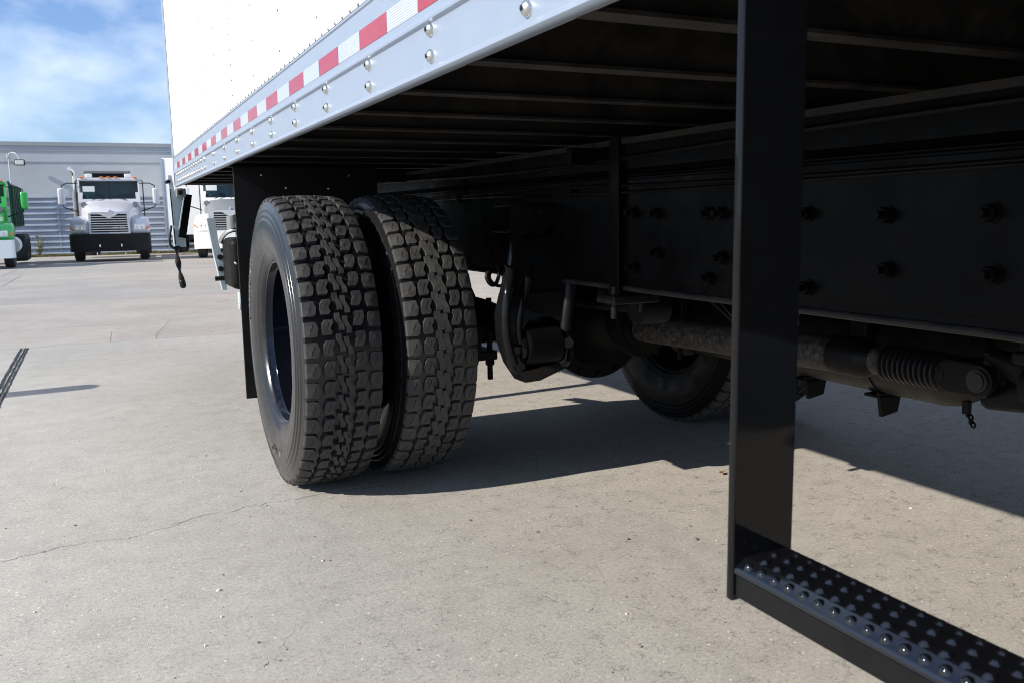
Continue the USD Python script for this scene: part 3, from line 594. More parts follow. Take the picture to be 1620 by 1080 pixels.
# frame rails and long sills
FX = 1.40
for s in (1, -1):
    f = lambda x: XC + s*(x-XC)
    def sbx(x0, x1, *a): return bx(min(f(x0), f(x1)), max(f(x0), f(x1)), *a)
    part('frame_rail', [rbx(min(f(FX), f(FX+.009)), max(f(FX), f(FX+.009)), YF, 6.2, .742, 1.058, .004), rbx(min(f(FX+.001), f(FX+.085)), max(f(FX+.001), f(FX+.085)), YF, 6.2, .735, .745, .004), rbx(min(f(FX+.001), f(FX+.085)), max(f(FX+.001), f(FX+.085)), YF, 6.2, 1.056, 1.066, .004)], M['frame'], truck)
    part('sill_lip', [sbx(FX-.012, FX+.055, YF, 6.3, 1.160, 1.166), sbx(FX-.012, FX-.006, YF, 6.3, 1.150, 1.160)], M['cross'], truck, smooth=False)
    part('frame_lip', rbx(min(f(FX-.005), f(FX+.03)), max(f(FX-.005), f(FX+.03)), YF, 6.19, .7275, .7440, .0075), M['cross'], truck, smooth=50)  # browner than the rail: light bounced off the ground, put into the lip colour
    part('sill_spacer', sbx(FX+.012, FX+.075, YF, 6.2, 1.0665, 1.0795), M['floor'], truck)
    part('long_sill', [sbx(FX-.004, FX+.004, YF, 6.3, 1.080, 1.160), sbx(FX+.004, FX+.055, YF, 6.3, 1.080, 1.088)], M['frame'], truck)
for yk in (-1.0, .35, 2.0, 4.2, 5.8): part('frame_crossmember', [bx(FX+.09, 2*XC-FX-.09, yk, yk+.06, .80, 1.02)], M['frame'], truck)
part('tie_strap', rbx(FX-.022, FX-.014, 2.163, 2.212, .69, 1.178, .003), M['frame'], truck)
part('tie_rod', [cyl((FX-.02, 2.186, .645), (FX-.02, 2.186, .74), .011), rbx(FX-.05, FX+.11, 2.14, 2.24, .690, .716, .004), cyl((FX+.075, 2.186, .66), (FX+.075, 2.186, .74), .011)], M['blacksatin'], truck)
part('splice_plate', rbx(FX-.0085, FX-.001, .75, 2.13, .765, 1.05, .003), M['frame'], truck)
for (yb, zb) in ((2.097, .955), (1.98, .952), (1.759, .95), (1.711, .95), (1.979, .846), (1.708, .842), (1.755, .789), (2.09, .80), (1.428, .947), (1.421, .788), (1.218, .943), (1.212, .837), (1.0, .945), (.99, .84)):
    xx = FX-.0085
    b = part('frame_bolt', [revolve([(0, .001), (0, .019), (.003, .019), (.003, .001)], 'x', 20, (xx-.003, yb, zb)), hexnut((xx-.003, yb, zb), .0155, .016, (-1, 0, 0), rr.uniform(0, 1)), cyl((xx-.019, yb, zb), (xx-.034, yb, zb), .008, 12)], M['frame'], truck)

# brake line and hoses along the frame
for zz, ph in ((1.020, 0.0), (1.034, 1.3)): part('air_line', tube([(FX-.010, a, zz + .006*math.sin(a*2.3+ph)) for a in np.linspace(-1, 5.6, 70)], .0055, 6), M['under'], truck, smooth=60)
for yc in (.62, 1.55, 2.45, 3.4): part('line_clip', rbx(FX-.020, FX-.001, yc, yc+.022, 1.008, 1.046, .003), M['frame'], truck)
part('wiring_loom', tube([(FX-.008, a, 1.118 + .012*math.sin(a*1.7)) for a in np.linspace(-1, 5.6, 60)], .008, 6), M['under'], truck, smooth=60)
part('lamp_bracket', rbx(FX-.10, FX-.012, 2.30, 2.33, 1.10, 1.15, .004), M['frame'], truck)

# ---------------------------------------------------------------- wheels
def build_tyre(R, N, worn, seed):
    hw = .122; base = R-.0145 if not worn else R-.0105
    P = []
    sw = [(.104, .288), (.113, .294), (.1195, .303), (.121, .312), (.1275, .322), (.129, .326), (.1283, .330), (.134, .345), (.1395, .370), (.1425, .395), (.143, .412), (.1410, .432),
          (.1425, .4345), (.1395, .4375), (.1372, .450), (.1390, .4525), (.1355, .4555), (.1330, .468), (.1345, .4705), (.1310, .4735), (.1278, .486), (.1262, .495), (.121, .503)]
    sc = R/.52
    sw = [(x, r*sc if r > .33 else r) for x, r in sw]; sw[-1] = (.121, base-.001)
    prof = [(-x, r) for x, r in sw] + [(0, base)] + sw[::-1] + [(.09, .30), (-.09, .30)]
    shell = revolve(prof, 'x', 144)
    pitch = 2*PI*R/N; h = pitch*(.392 if not worn else .410); g = .0 if not worn else .0022
    def block(pts):
        return Polygon(pts).buffer(-.001).buffer(.001+g*.5)
    z = lambda u, s: (u, s*h)
    cols = []
    sl = .0
    L0 = block([(-.122, -h*.96), (-.090, -h), (-.082, -h*.80), (-.0775, .10*h), (-.0855, h*.97), (-.122, h*.97)])
    L1 = block([(-.066, -h), (-.0395, -h*.97), (-.0350, -h*.7), (-.0400, -.1*h), (-.0315, .55*h), (-.0315, h*.97), (-.058, h), (-.0640, .62*h), (-.0705, -.05*h), (-.0690, -.7*h)])
    A = -.0062 if not worn else -.0056
    def zig(c, w, hh): return block([(c-w/2+A, hh), (c+w/2+A, hh), (c+w/2+A, .42*hh), (c+w/2-A, -.42*hh), (c+w/2-A, -hh), (c-w/2-A, -hh), (c-w/2-A, -.42*hh), (c-w/2+A, .42*hh)])
    zh = pitch*(.445 if not worn else .492)
    zw = .0170 if not worn else .0202
    Z0, Z1 = zig(-.0118, zw, zh), zig(.0118, zw, zh)
    R1 = affinity.scale(L1, -1, -1, origin=(0, 0)); R0 = affinity.scale(L0, -1, -1, origin=(0, 0))
    sip = lambda u, a: LineString([(u+.004, .62*a), (u+.0035, .12*a), (u-.0035, -.12*a), (u-.004, -.62*a)]).buffer(.00085 if not worn else .0011, quad_segs=1, cap_style='flat')
    shapes = [(L0.difference(sip(-.100, h)), 0.0), (L1.difference(sip(-.050, h)), .06), (Z0, .30), (Z1, .14), (R1.difference(sip(.050, h)), .42), (R0.difference(sip(.100, h)), .34)]
    V, F, nv = [], [], 0
    for poly, shift in shapes:
        m = trimesh.creation.extrude_polygon(poly, R-base+.002, engine='earcut'); v0 = m.vertices; cen = np.array(poly.centroid.coords[0]); top_ = v0[:, 2] > 1e-6
        v0 = v0.copy(); ext = v0[top_, :2]-cen; v0[top_, :2] = cen + ext*(1-.0016/np.maximum(np.linalg.norm(ext, axis=1, keepdims=True), .008))
        m2 = m
        for i in range(N):
            v = v0.copy(); s = v[:, 1] + (i+shift)*pitch; u = v[:, 0]
            crown = R - .0055*(u/.122)**2 - .004*np.clip((np.abs(u)-.104)/.018, 0, 1)**2
            r = np.where(top_, crown, base-.002); th = s/R
            V.append(np.c_[u, -np.cos(th)*r, np.sin(th)*r]); F.append(m2.faces + nv); nv += len(v)
    # lug flanks running down the shoulders
    for sgn, shift in ((-1, 0.0), (1, .34)):
        for i in range(N):
            th0 = (i+shift)*pitch/R
            sec = [(.121, R-.0105), (.1235, R-.013), (.1285, .4795*sc), (.1285, .470*sc), (.118, .470*sc), (.118, R-.012)]
            for e in (-h*.93, h*.93):
                th = th0 + e/R; V.append(np.array([(sgn*x, -math.cos(th)*r, math.sin(th)*r) for x, r in sec]))
            b = nv; n = 6; nv += 12; f = []
            for j in range(n):
                a0, a1 = b+j, b+(j+1) % n; f += [[a0, a1, a1+n], [a0, a1+n, a0+n]]
            f += [[b, b+j, b+j+1] for j in range(1, n-1)] + [[b+n, b+n+j+1, b+n+j] for j in range(1, n-1)]
            F.append(np.array(f))
    tread = trimesh.Trimesh(np.vstack(V), np.vstack(F), process=False)
    return shell, tread

TY, TR = 3.17, .52
rim_prof_out = [(-.112, .301), (-.1185, .306), (-.1215, .3125), (-.1185, .3155), (-.1165, .309), (-.108, .297), (-.104, .284), (-.085, .2795), (-.079, .2745), (-.060, .2735), (-.02, .2715), (.02, .262), (.07, .252), (.118, .246), (.145, .225), (.157, .20), (.157, .115), (.150, .110), (.150, .08), (.166, .08), (.166, .255), (.12, .275), (.10, .295), (.118, .312), (.105, .300), (-.09, .292)]
def wheel(xc, outer, worn, flip, darkened=False, TY=TY):  # darkened: blacker tyre and rim, shade put into the far wheels' colour
    w = holder('wheel', truck)
    shell, tread = build_tyre(TR, 50, worn, 1)
    rim = revolve(rim_prof_out, 'x', 96)
    if flip: rim.vertices = rim.vertices*[-1, 1, 1]; rim.invert()
    for m in (shell, tread):
        rot = trimesh.transformations.rotation_matrix(.31 if outer else .22, [1, 0, 0]); m.apply_transform(rot)
    c = (xc, TY, TR-.004)
    part('tyre', moved(shell, c), M['under'] if darkened else M['rubber'], w, smooth=60)
    part('tread', moved(tread, c), M['tread_worn'] if worn else M['tread'], w, smooth=25)
    part('rim', moved(rim, c), M['under'] if darkened else M['rim'], w, smooth=35)
    if outer:
        s = -1 if not flip else 1
        q = np.random.default_rng(40); ms = []
        for a0, a1 in ((.10, .78), (-1.85, -1.40)):                       # scuffed raised marks on the sidewall
            for a in np.arange(a0, a1, .047):
                r0, r1 = .388+q.uniform(0, .008), .424-q.uniform(0, .010); da = q.uniform(-.018, .018)
                for (ra, aa, rb, ab) in ((r0, a, r1, a+da), (r0+.3*(r1-r0)*q.integers(0, 3), a, r0+.4*(r1-r0)*q.integers(0, 3), a+.026)):
                    if abs(ra-rb)+abs(aa-ab) < .006: continue
                    pp = [(xc+s*.1425, TY-math.cos(v_)*u_, TR+math.sin(v_)*u_) for u_, v_ in ((ra, PI-aa), (rb, PI-ab))]
                    ms.append(bar(pp[0], pp[1], .0022, 6))
        part('raised_marks', ms, M['scuff'], w)
        for k in range(10):
            a = 2*PI*k/10; part('lug_nut', hexnut((xc + (.157 if not flip else -.157), TY+.143*math.cos(a), TR+.143*math.sin(a)), .019, .035, (s, 0, 0)), M['alu_bolt'], w)
        part('hub', moved(revolve([(.16, .001), (.16, .11), (.06, .10), (.04, .075), (-.02, .07), (-.03, .06), (-.03, .001)], 'x', 32) if not flip else revolve([(-.16, .001), (-.16, .11), (-.06, .10), (-.04, .075), (.02, .07), (.03, .06), (.03, .001)], 'x', 32), c), M['black'], w)
        part('valve_stem', tube([(xc-.02*s*-1, TY-.20, TR-.10), (xc+s*.06, TY-.215, TR-.105)], .006, 8), M['alu_bolt'], w)
X1, X2 = .685, 1.017
wheel(X1, True, False, False); wheel(X2, False, True, True)
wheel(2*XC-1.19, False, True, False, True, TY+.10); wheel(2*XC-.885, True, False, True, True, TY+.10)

# ---------------------------------------------------------------- axle, differential, springs, hanger
CZ = TR-.004
part('rear_axle', [cyl((1.1, TY, CZ), (2*XC-1.1, TY, CZ), .068, 28), hull([((1.45, TY, CZ), .07), ((1.68, TY, CZ), .16), ((2*XC-1.68, TY, CZ), .16), ((2*XC-1.45, TY, CZ), .07)], 20)], M['under'], truck)
part('differential', [hull([((XC+.02, TY, CZ), .205), ((XC+.02, TY-.16, CZ), .16), ((XC+.02, TY+.12, CZ), .15)], 28), cyl((XC+.03, TY-.32, CZ+.02), (XC+.03, TY-.45, CZ+.02), .10, 28), revolve([(-.012, .01), (-.012, .235), (.012, .235), (.012, .01)], 'y', 48, (XC+.02, TY-.10, CZ)), cyl((XC+.03, TY-.40, CZ+.02), (XC+.03, TY-.43, CZ+.02), .125, 28)], M['under'], truck, smooth=40)
for k in range(16):
    a = 2*PI*k/16; part('housing_bolt', hexnut((XC+.02+.217*math.cos(a), TY-.112, CZ+.217*math.sin(a)), .012, .012, (0, -1, 0)), M['under'], truck)
part('brake_drum', [cyl((1.20, TY, CZ), (1.29, TY, CZ), .20, 40)], M['under'], truck, smooth=40)
part('brake_drum', [cyl((2*XC-1.29, TY, CZ), (2*XC-1.20, TY, CZ), .20, 40)], M['under'], truck, smooth=40)
part('brake_chamber', [cyl((1.47, TY-.22, CZ+.14), (1.62, TY-.22, CZ+.14), .085, 24), cyl((1.53, TY-.22, CZ+.14), (1.55, TY-.22, CZ+.14), .095, 24)], M['under'], truck)
for s in (1, -1):
    f = lambda x: XC + s*(x-XC)
    lv = []
    for k in range(5):
        yy = np.linspace(TY-.66+.08*k, TY+.66-.08*k, 24); pts = [(yv, .50 + .12*(1-((yv-TY)/.68)**2) + .0 - .0155*k + .01) for yv in yy]
        P2 = np.array(pts); poly = Polygon(np.vstack([P2 + [0, .006], (P2 - [0, .006])[::-1]])); x0, x1 = sorted((f(1.275), f(1.35)))
        lv.append(prism(poly, 'x', x0, x1))
    part('leaf_spring', lv, M['under'], truck)
    part('spring_plate', [rbx(min(f(1.205), f(1.395)), max(f(1.205), f(1.395)), TY-.11, TY+.11, CZ-.12, CZ-.085, .004)] + [cyl((f(xq), TY+dy, CZ-.20), (f(xq), TY+dy, CZ+.12), .011, 10) for xq in (1.225, 1.372) for dy in (-.085, .085)] + [hexnut((f(xq), TY+dy, CZ-.12), .018, .024, (0, 0, -1)) for xq in (1.225, 1.372) for dy in (-.085, .085)], M['under'], truck)

def to3(p, yv): return (p[0], yv, p[1])
HY = 2.55
body2 = Polygon([(1.235, .99), (1.425, .99), (1.437, .78), (1.418, .66), (1.405, .57), (1.43, .50), (1.425, .455), (1.30, .412), (1.245, .410), (1.205, .47), (1.18, .545), (1.175, .63), (1.205, .745), (1.235, .84)]).buffer(.012).buffer(-.012)
win = Polygon([(1.235, .455), (1.388, .475), (1.388, .585), (1.34, .615), (1.27, .61), (1.235, .57)]).buffer(-.004)
body3 = affinity.affine_transform(body2, [1.032, 0, 0, 1.032, 0, -.955*.032])
hb = prism(body3, 'y', HY+.05, HY+.13)
hgr = part('spring_hanger', [hb, prism(body2.difference(win.buffer(.012)).intersection(sbox(1.1, .40, 1.5, .70)), 'y', HY-.035, HY+.05)], M['black'], truck, smooth=30)
def smooth_line(pts, n=24):
    P = np.asarray(pts, float); from scipy.interpolate import CubicSpline
    t = np.r_[0, np.cumsum(np.linalg.norm(np.diff(P, axis=0), axis=1))]; return CubicSpline(t, P)(np.linspace(0, t[-1], n))
part('hanger_rib', tube(smooth_line([(1.226, HY+.03, .79), (1.215, HY+.0, .765), (1.200, HY-.02, .735), (1.176, HY-.035, .63), (1.182, HY-.035, .545), (1.205, HY-.03, .475)]), .017, 14), M['black'], hgr, smooth=60)
part('hanger_rib', tube(smooth_line([(1.296, HY+.03, .80), (1.283, HY+.0, .77), (1.262, HY-.02, .72), (1.236, HY-.03, .66), (1.224, HY-.03, .60), (1.232, HY-.03, .54)]), .013, 14), M['black'], hgr, smooth=60)
part('hanger_rib', tube(smooth_line([(1.428, HY+.03, .86), (1.430, HY+.0, .80), (1.424, HY-.02, .75), (1.408, HY-.03, .65), (1.398, HY-.03, .57)]), .021, 14), M['blacksatin'], hgr, smooth=60)
part('hanger_web', hull([((1.222, HY+.015, .76), .02), ((1.205, HY+.005, .675), .02), ((1.39, HY+.005, .665), .02), ((1.415, HY+.01, .78), .02), ((1.41, HY+.03, .88), .02), ((1.25, HY+.03, .86), .02)], 16), M['black'], hgr, smooth=60)
part('spring_eye', [revolve([(-.062, .022), (-.062, .058), (-.056, .062), (.056, .062), (.062, .058), (.062, .022)], 'x', 40, (1.308, HY-.02, .528))], M['frame'], hgr, smooth=40)
part('pin_washer', [revolve([(-.006, .005), (-.006, .042), (.006, .042), (.006, .005)], 'x', 28, (1.236, HY-.02, .525))], M['black'], hgr)
part('pin_nut', hexnut((1.230, HY-.02, .525), .026, .03, (-1, 0, 0), .3), M['black'], hgr)
part('pin_nut', hexnut((1.395, HY-.045, .535), .022, .028, (-.3, -1, 0), .1), M['black'], hgr)
part('grease_nipple', cyl((1.20, HY-.02, .525), (1.186, HY-.02, .525), .008, 8), M['chrome'], hgr); part('grease_nipple', cyl((1.385, HY-.0, .44), (1.385, HY-.0, .425), .007, 8), M['chrome'], hgr)
for zz in (.90, .97):
    for xx in (1.27, 1.34, 1.40): part('hanger_bolt', [hexnut((xx, HY+.03, zz), .014, .018, (0, -1, 0))], M['black'], hgr)
part('shock_absorber', [cyl((1.50, 2.88, .50), (1.47, 2.70, .80), .036, 20), cyl((1.47, 2.70, .78), (1.455, 2.62, .93), .020, 16)], M['under'], truck)
part('torque_rod', [cyl((1.62, 3.2, .62), (1.55, 2.25, .66), .022, 14), cyl((1.50, 2.25, .66), (1.60, 2.25, .66), .05, 20)], M['under'], truck)
part('brake_hose', [tube(smooth_line([(1.225, 2.75, .76), (1.215, 2.74, .735), (1.235, 2.74, .715), (1.26, 2.75, .735), (1.27, 2.78, .78)]), .007, 8), tube(smooth_line([(1.25, 2.78, .76), (1.24, 2.77, .73), (1.265, 2.76, .71), (1.29, 2.78, .75)]), .006, 8)], M['plastic'], truck, smooth=60)
for q, (px_, zz) in enumerate(((1.47, .70), (1.53, .68), (1.60, .70))):
    part('brake_line', tube(smooth_line([(px_, 1.62+.05*q, .76), (px_+.03, 1.70, .70-.02*q), (px_+.08, 1.80+.04*q, .655), (px_+.12, 1.95, .70), (px_+.10, 2.3, .74)]), .007, 8), M['black'], truck, smooth=60)
part('hanger_plate', [rbx(1.30, FX-.002, 2.60, 2.86, .985, .994, .002)], M['black'], truck)
part('hanger_plate', [rbx(1.28, FX-.002, 2.62, 2.84, .895, .903, .002)], M['black'], truck)
part('height_valve', [rbx(1.445, 1.50, 2.32, 2.40, .70, .76, .008), cyl((1.47, 2.36, .70), (1.47, 2.36, .66), .006, 8)], M['frame'], truck)
part('casting_boss', [hull([((1.40, HY-.02, .47), .025), ((1.42, HY-.01, .55), .022), ((1.36, HY, .445), .022)], 14)], M['black'], hgr, smooth=60)
part('hanger_cheek', hull([((1.186, HY-.012, .645), .015), ((1.232, HY-.012, .675), .015), ((1.190, HY-.012, .53), .015), ((1.236, HY-.012, .50), .014), ((1.218, HY-.010, .452), .014), ((1.25, HY-.01, .44), .014)], 14), M['black'], hgr, smooth=60)
part('brake_line', tube(smooth_line([(1.52, 1.75, .73), (1.56, 1.7, .68), (1.60, 1.68, .60), (1.66, 1.75, .55), (1.72, 2.0, .60), (1.70, 2.8, .62)]), .007, 8), M['plastic'], truck, smooth=60)

# drive shaft with slip joint boot and universal joint
ds = holder('drive_shaft', truck)
DZ = .562
def dz(y): return DZ + (1.68-y)*.012
part('shaft_tube', cyl((XC, TY-.47, dz(2.9)-.02), (XC, 1.70, dz(1.70)), .049, 36), M['rust'], ds, smooth=40)
part('tube_collar', revolve([(-.08, .045), (-.075, .053), (-.01, .054), (.02, .048), (.045, .036), (.05, .02)][::-1] if False else [(.09, .045), (.085, .053), (.0, .054), (-.03, .046), (-.05, .034), (-.05, .01), (.09, .01)], 'y', 36, (XC, 1.665, dz(1.66))), M['under'], ds, smooth=40)
part('neck', revolve([(.03, .01), (.03, .036), (-.02, .036), (-.024, .039), (-.04, .039), (-.04, .01)], 'y', 32, (XC, 1.612, dz(1.61))), M['rust'], ds, smooth=40)
bp = [(.085, .01)]
for k in range(11):
    yv = .085 - k*.0158; bp += [(yv, .037), (yv-.004, .0475), (yv-.009, .0475), (yv-.013, .037)]
bp += [(-.09, .036), (-.09, .01)]
part('rubber_boot', revolve(bp, 'y', 40, (XC, 1.497, dz(1.5))), M['plastic'], ds, smooth=30)
part('boot_clamp', revolve([(.012, .01), (.012, .044), (-.012, .044), (-.012, .01)], 'y', 36, (XC, 1.395, dz(1.4))), M['under'], ds)
yk = []
for s in (-1, 1):
    yk.append(m3.Manifold.batch_hull([m3.Manifold.cylinder(.022, .035, .035, 24, True).rotate((0, 90, 0)).translate((XC+s*.038, 1.29, dz(1.29))), m3.Manifold.cylinder(.022, .038, .038, 24, True).rotate((0, 90, 0)).translate((XC+s*.028, 1.37, dz(1.37)))]))
part('yoke', yk + [cyl((XC, 1.39, dz(1.39)), (XC, 1.345, dz(1.35)), .042, 28)], M['under'], ds)
part('cross_joint', [cyl((XC-.06, 1.29, dz(1.29)), (XC+.06, 1.29, dz(1.29)), .020, 20), cyl((XC, 1.29, dz(1.29)-.06), (XC, 1.29, dz(1.29)+.06), .020, 20), revolve([(-.003, .012), (-.003, .026), (.003, .026), (.003, .012)], 'x', 24, (XC-.052, 1.29, dz(1.29)))], M['brown'], ds)
yk = []
for s in (-1, 1):
    yk.append(hull([((XC, 1.29, dz(1.29)+s*.05), .022), ((XC, 1.20, dz(1.29)+s*.035), .028), ((XC, 1.17, dz(1.29)), .03)], 12))
part('yoke', yk, M['under'], ds)
part('centre_bearing', [revolve([(.05, .05), (.05, .085), (.04, .092), (-.04, .092), (-.05, .085), (-.05, .05)], 'y', 40, (XC, 1.10, dz(1.1))), rbx(XC-.16, XC+.16, 1.06, 1.14, dz(1.1)+.07, dz(1.1)+.095, .006), rbx(XC-.15, XC-.13, 1.07, 1.13, dz(1.1)+.09, .80, .004), rbx(XC+.13, XC+.15, 1.07, 1.13, dz(1.1)+.09, .80, .004), cyl((XC, 1.2, dz(1.2)), (XC, -1.0, dz(1.2)+.06), .045, 28)], M['under'], ds, smooth=40)
part('bearing_crossmember', rbx(FX+.09, 2*XC-FX-.09, 1.05, 1.15, .80, .86, .01), M['under'], truck)

# air tank slung across from the shaft
tk = part('air_tank', revolve([(.72, .001), (.715, .05), (.70, .085), (.67, .105), (.62, .113), (-.56, .113), (-.61, .105), (-.645, .085), (-.66, .05), (-.665, .001)], 'y', 48, (2.16, 2.21, .512)), M['brown'], truck, smooth=50)
for yv in (1.86, 2.75):
    part('tank_strap', [revolve([(-.018, .112), (-.018, .1175), (.018, .1175), (.018, .112)], 'y', 48, (2.16, yv, .512)), rbx(2.02, 2.05, yv-.03, yv+.03, .51, .80, .004)], M['blacksatin'], tk)
for yv in (1.86, 2.16): part('tank_bracket', [prism([(2.09, .41), (2.185, .41), (2.17, .345), (2.105, .335)], 'y', yv-.03, yv-.018), rbx(2.09, 2.175, yv-.03, yv+.03, .392, .402, .003)], M['under'], tk)
part('drain_chain', [revolve([(-.004, .006), (0, .010), (.004, .006), (0, .0035)], 'x' if k % 2 else 'y', 10, (2.13+.004*math.sin(k*2), 1.565-.006*k, .395-.009*k)) for k in range(4)] + [cyl((2.13, 1.57, .43), (2.13, 1.57, .395), .012, 8)], M['under'], tk)
part('exhaust_pipe', tube(smooth_line([(2.25, -1.0, .56), (2.25, 1.0, .56), (2.27, 1.5, .57), (2.3, 3.0, .70)]), .05, 20), M['brown'], truck, smooth=60)

# ---------------------------------------------------------------- mud flaps and brackets
def flap(x0, x1):
    f = m3.Manifold.cube((x1-x0, .010, 1.03), False).translate((x0, 4.05, .150)); return tm(f)
mf = part('mudflap', rbx(.578, 1.235, 4.052, 4.062, .142, 1.186, .003), M['plastic'], truck)
for (xx, zz) in ((.806, 1.093), (.803, 1.031), (.70, 1.15), (1.10, 1.15), (1.0, 1.09)): part('flap_bolt', dome((xx, 4.052, zz), .0055, .005, (0, -1, 0), 10), M['alu_bolt'], mf)
part('mudflap', rbx(2*XC-1.235, 2*XC-.578, 4.052, 4.062, .142, 1.186, .003), M['plastic'], truck)
part('flap_bracket', [rbx(.60, 1.40, 4.064, 4.09, 1.12, 1.175, .004)], M['blacksatin'], truck)

# ---------------------------------------------------------------- liftgate at the tail
lg = holder('liftgate', truck)
part('lift_post', [prism([(.496, 1.262), (.518, 1.262), (.530, 1.16), (.588, 1.12), (.582, .77), (.506, .77)], 'y', 6.50, 6.58)], M['paleblue'], lg)
part('post_slot', [prism([(.4985, 1.17), (.5055, 1.17), (.512, .92), (.506, .92)], 'y', 6.492, 6.499), prism([(.506, .90), (.513, .90), (.516, .79), (.509, .79)], 'y', 6.492, 6.499)], M['plastic'], lg)
part('rear_sill', rake(bx(XR+.004, XO-.004, YR+.002, YR+.05, 1.205, 1.384)), M['blacksatin'], lg)
part('lamp_box', rbx(.536, .60, 6.44, 6.53, 1.112, 1.172, .006), M['grey'], lg)
part('tail_lamp', rbx(.546, .575, 6.43, 6.445, 1.128, 1.158, .004), M['plastic'], lg)
part('lift_arm', beam((.614, 6.47, 1.13), (.556, 6.47, .835), .05, .05, (0, 1, 0)), M['black'], lg)
part('lit_arm_edge', beam((.583, 6.445, 1.11), (.540, 6.445, .90), .006, .03, (0, 1, 0)), M['paleblue'], lg)  # pale strip painting in the lit edge of the black arm
part('latch', [hull([((.483, 6.49, 1.215), .012), ((.496, 6.49, 1.22), .014)], 8)], M['blacksatin'], lg)
part('control_cable', tube(smooth_line([(.49, 6.46, .92), (.476, 6.45, .85), (.480, 6.45, .78), (.505, 6.46, .76)]), .008, 8), M['plastic'], lg, smooth=60)
st = smooth_line([(.520, 6.46, .78), (.516, 6.46, .70), (.523, 6.46, .62), (.534, 6.46, .54)], 30)
def ribbon(pts, a, b, twist):
    P = np.asarray(pts); V, F = [], []; n = 12; th = np.linspace(0, 2*PI, n, endpoint=False)
    for i, p in enumerate(P):
        c, s_ = math.cos(i*twist), math.sin(i*twist); ex, ey = a*np.cos(th), b*np.sin(th); V += [(p[0]+c*x-s_*y, p[1]+s_*x+c*y, p[2]) for x, y in zip(ex, ey)]
    for i in range(len(P)-1):
        for j in range(n): q, r = i*n+j, i*n+(j+1) % n; F += [[q, q+n, r+n], [q, r+n, r]]
    return trimesh.Trimesh(V, F, process=False)
part('hold_strap', [ribbon(st, .020, .009, .22), hull([((.536, 6.46, .53), .022), ((.540, 6.46, .505), .022)], 10)], M['plastic'], lg, smooth=60)
part('platform_edge', [prism([(.708, .965), (.762, .965), (.775, .80), (.812, .62), (.812, .47), (.782, .47), (.742, .70)], 'y', 6.30, 6.36)], M['paleblue'], lg)
for zz in (.70, .62): part('hinge_pin', cyl((.775, 6.25, zz), (.775, 6.30, zz), .018, 14), M['plastic'], lg)
part('hinge_pin', cyl((.735, 6.28, .553), (.80, 6.28, .553), .016, 12), M['plastic'], lg)
part('platform', rbx(.815, 2*XC-.80, 5.98, 6.42, .64, .80, .01), M['blacksatin'], lg)
pu = part('pump_box', rbx(.79, 1.03, 5.86, 6.28, .50, .835, .045, 12), M['under'], lg, smooth=50)
part('box_fastener', dome((.82, 5.858, .675), .010, .008, (0, -1, 0), 12), M['alu_bolt'], pu)
part('hydraulic_pipe', [tube(smooth_line([(.775, 6.2, .80), (.80, 6.15, .855), (.86, 6.1, .885), (.92, 6.1, .88), (1.0, 6.1, .86)]), .014, 10), tube(smooth_line([(.885, 6.12, .93), (.885, 6.1, .87), (.905, 6.08, .82), (.93, 6.08, .815)]), .017, 10)], M['chrome'], lg, smooth=60)
part('hydraulic_motor', [cyl((.86, 6.18, .98), (.86, 6.18, .885), .04, 20), rbx(.88, 1.05, 6.12, 6.25, .83, .90, .01)], M['grey'], lg)
part('drain_valve', [cyl((.86, 6.0, .475), (.86, 6.0, .40), .022, 14), rbx(.84, .96, 5.98, 6.02, .355, .40, .008)], M['paleblue'], lg)
part('under_guard', [rbx(.85, 2*XC-.85, 6.2, 6.28, .56, .64, .01)], M['blacksatin'], lg)

# ---------------------------------------------------------------- side step in front
sp_ = holder('side_step', truck)
SX0, SX1, SZ = .528, .603, .6265
PY0, PY1 = .6255, .6350
part('step_post', [rbx(SX0, SX1, PY0, PY1, .583, 1.30, .0025, 12)], M['black'], sp_, smooth=50)
part('step_post', [rbx(SX0, SX1, -.36, -.347, .583, 1.30, .0025, 12)], M['black'], sp_, smooth=50)
# tread: sheet rounded over its outer and inner edges, with pressed buttons
rad = .006; prof = []
for a in np.linspace(0, PI/4, 5): prof.append((SX0+.002+rad-rad*math.cos(a), SZ-.0125+rad*math.sin(a)))
for a in np.linspace(PI/4, PI/2, 5): prof.append((SX0+.0135+.002-rad*math.cos(a)+rad*.35, SZ-rad+rad*math.sin(a)))
for a in np.linspace(PI/2, 0, 6): prof.append((SX1-.004-rad+rad*math.cos(a), SZ-rad+rad*math.sin(a)))
prof += [(SX1-.004, .606), (SX1-.010, .606), (SX1-.010, SZ-.016), (SX0+.008, SZ-.016), (SX0+.008, SZ-.0145), (SX0+.002, SZ-.0145)]
part('step_tread', prism(prof, 'y', -.346, PY0-.0005), M['step'], sp_, smooth=50)
studs = []
def stud(c, d, r=.0048, hh=.0037):
    prof = [(-.001, .0002), (-.001, r*1.35), (hh*.18, r*1.08), (hh*.5, r*.86), (hh*.82, r*.62), (hh, r*.36), (hh*.9, r*.22), (hh*.86, .0002)]
    m = revolve(prof, 'x', 14); m.apply_transform(trimesh.geometry.align_vectors([1, 0, 0], np.asarray(d, float))); m.apply_translation(c); return m
yy = .6125; i = 0
while yy > -.34:
    studs.append(stud((SX0+.0085, yy, SZ-.0055), (-.8, 0, 1)))
    studs.append(stud((.549, yy-.0085, SZ), (0, 0, 1))); studs.append(stud((.5695, yy+.0015, SZ), (0, 0, 1))); studs.append(stud((.5885, yy-.0085, SZ-.001), (.2, 0, 1)))
    yy -= .0177; i += 1
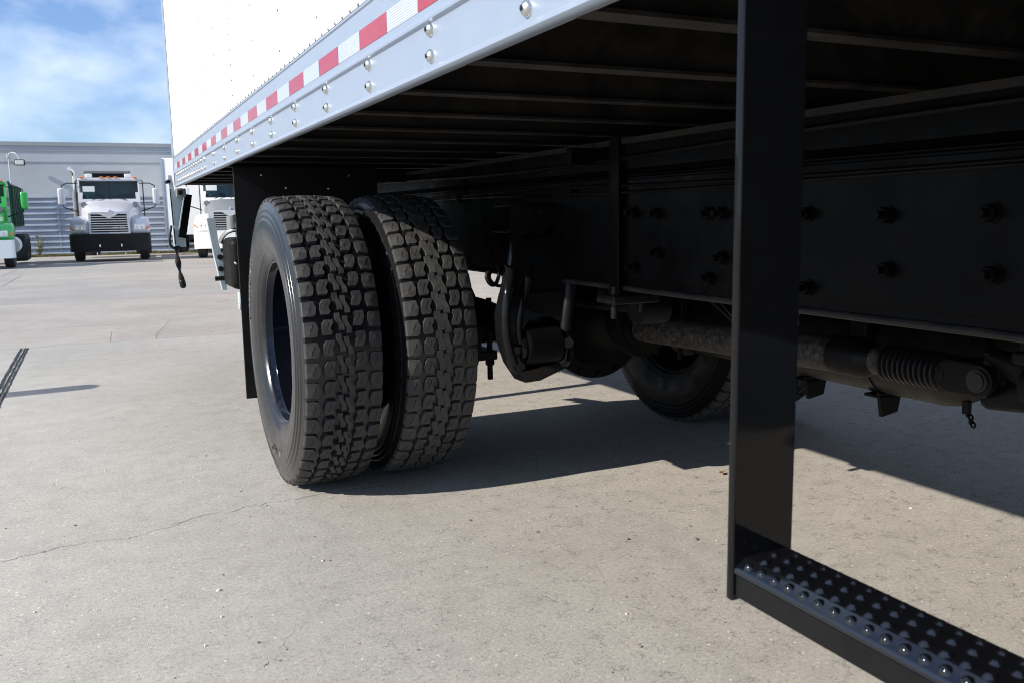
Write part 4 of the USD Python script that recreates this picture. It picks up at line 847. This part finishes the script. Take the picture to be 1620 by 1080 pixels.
part('step_channel', [rbx(SX0+.0035, SX0+.0075, -.346, PY0-.0005, .588, SZ-.0165, .0012), rbx(SX0+.0075, SX1-.012, -.346, PY0-.0005, .588, .592, .001)], M['blacksatin'], sp_, smooth=50)
part('grip_studs', studs, M['stud'], sp_, smooth=60)

# ---------------------------------------------------------------- bollard out to the left, whose shadow lies on the slabs
bo = thing('bollard', 'steel pipe bollard standing left of the truck', 'bollard', (-1.78, 5.46, 0))
part('pipe', [cyl((0, 0, -.02), (0, 0, .98), .085, 28), dome((0, 0, .98), .085, .03, (0, 0, 1), 28)], M['paleblue'], bo, smooth=40)
part('base_collar', revolve([(0, .05), (0, .11), (.02, .10), (.03, .05)], 'z', 24) if False else cyl((0, 0, -.01), (0, 0, .02), .14, 24), M['conc_far'], bo)

# ---------------------------------------------------------------- small litter on the slabs
M['leaf'] = paint('dry_leaf', (0.26, 0.11, 0.035), 0.8, var=0.3, scale=60)
M['pebble'] = paint('pebble', (0.16, 0.15, 0.14), 0.85, var=0.4, scale=40)
M['palepebble'] = paint('pale_pebble', (0.52, 0.49, 0.45), 0.85, var=0.2, scale=40)
def leaf(loc, s, a, seed):
    r = np.random.default_rng(seed); n = 7; V = []; F = []
    for i in range(n):
        t = i/(n-1); w = s*.28*math.sin(PI*(.08+.92*t)**.8); c = s*(t-.5); zc = .003 + .25*s*(t-.5)**2 + r.uniform(0, .06)*s
        V += [(c, -w, zc+w*.45), (c, 0, zc), (c, w, zc+w*.5)]
    for i in range(n-1):
        for j in range(2): b = i*3+j; F += [[b, b+3, b+4], [b, b+4, b+1]]
    m = trimesh.Trimesh(V, F, process=False); m.apply_transform(trimesh.transformations.rotation_matrix(a, [0, 0, 1])); m.apply_translation(loc); return m
top('dry_leaf', leaf((2.02, 2.46, .002), .035, .5, 1), M['leaf'], 'small curled orange-brown leaf on the concrete beside the step post', 'leaf')
def pebbles(n, seed, x0, x1, y0, y1):
    r = np.random.default_rng(seed); ms = []
    for i in range(n):
        s = r.uniform(.0016, .0042) if r.uniform() < .9 else r.uniform(.004, .007); m = trimesh.creation.icosphere(1, s); m.vertices = m.vertices*r.uniform(.6, 1.3, 3) + r.normal(0, s*.15, m.vertices.shape); m.vertices[:, 2] *= .7
        m.apply_translation([r.uniform(x0, x1), r.uniform(y0, y1), s*.3]); ms.append(m)
    return cat(ms)
top('grit', cat([pebbles(60, 1, -.6, 2.4, 1.2, 4.5), pebbles(40, 5, .2, 1.6, .9, 2.4)]), M['pebble'], 'scattered dark grit and tiny stones lying on the concrete', 'grit', smooth=False, kind='stuff')
top('pale_grit', cat([pebbles(45, 2, -.6, 2.4, 1.1, 4.0)]), M['palepebble'], 'scattered pale stone chips lying on the concrete', 'grit', smooth=False, kind='stuff')
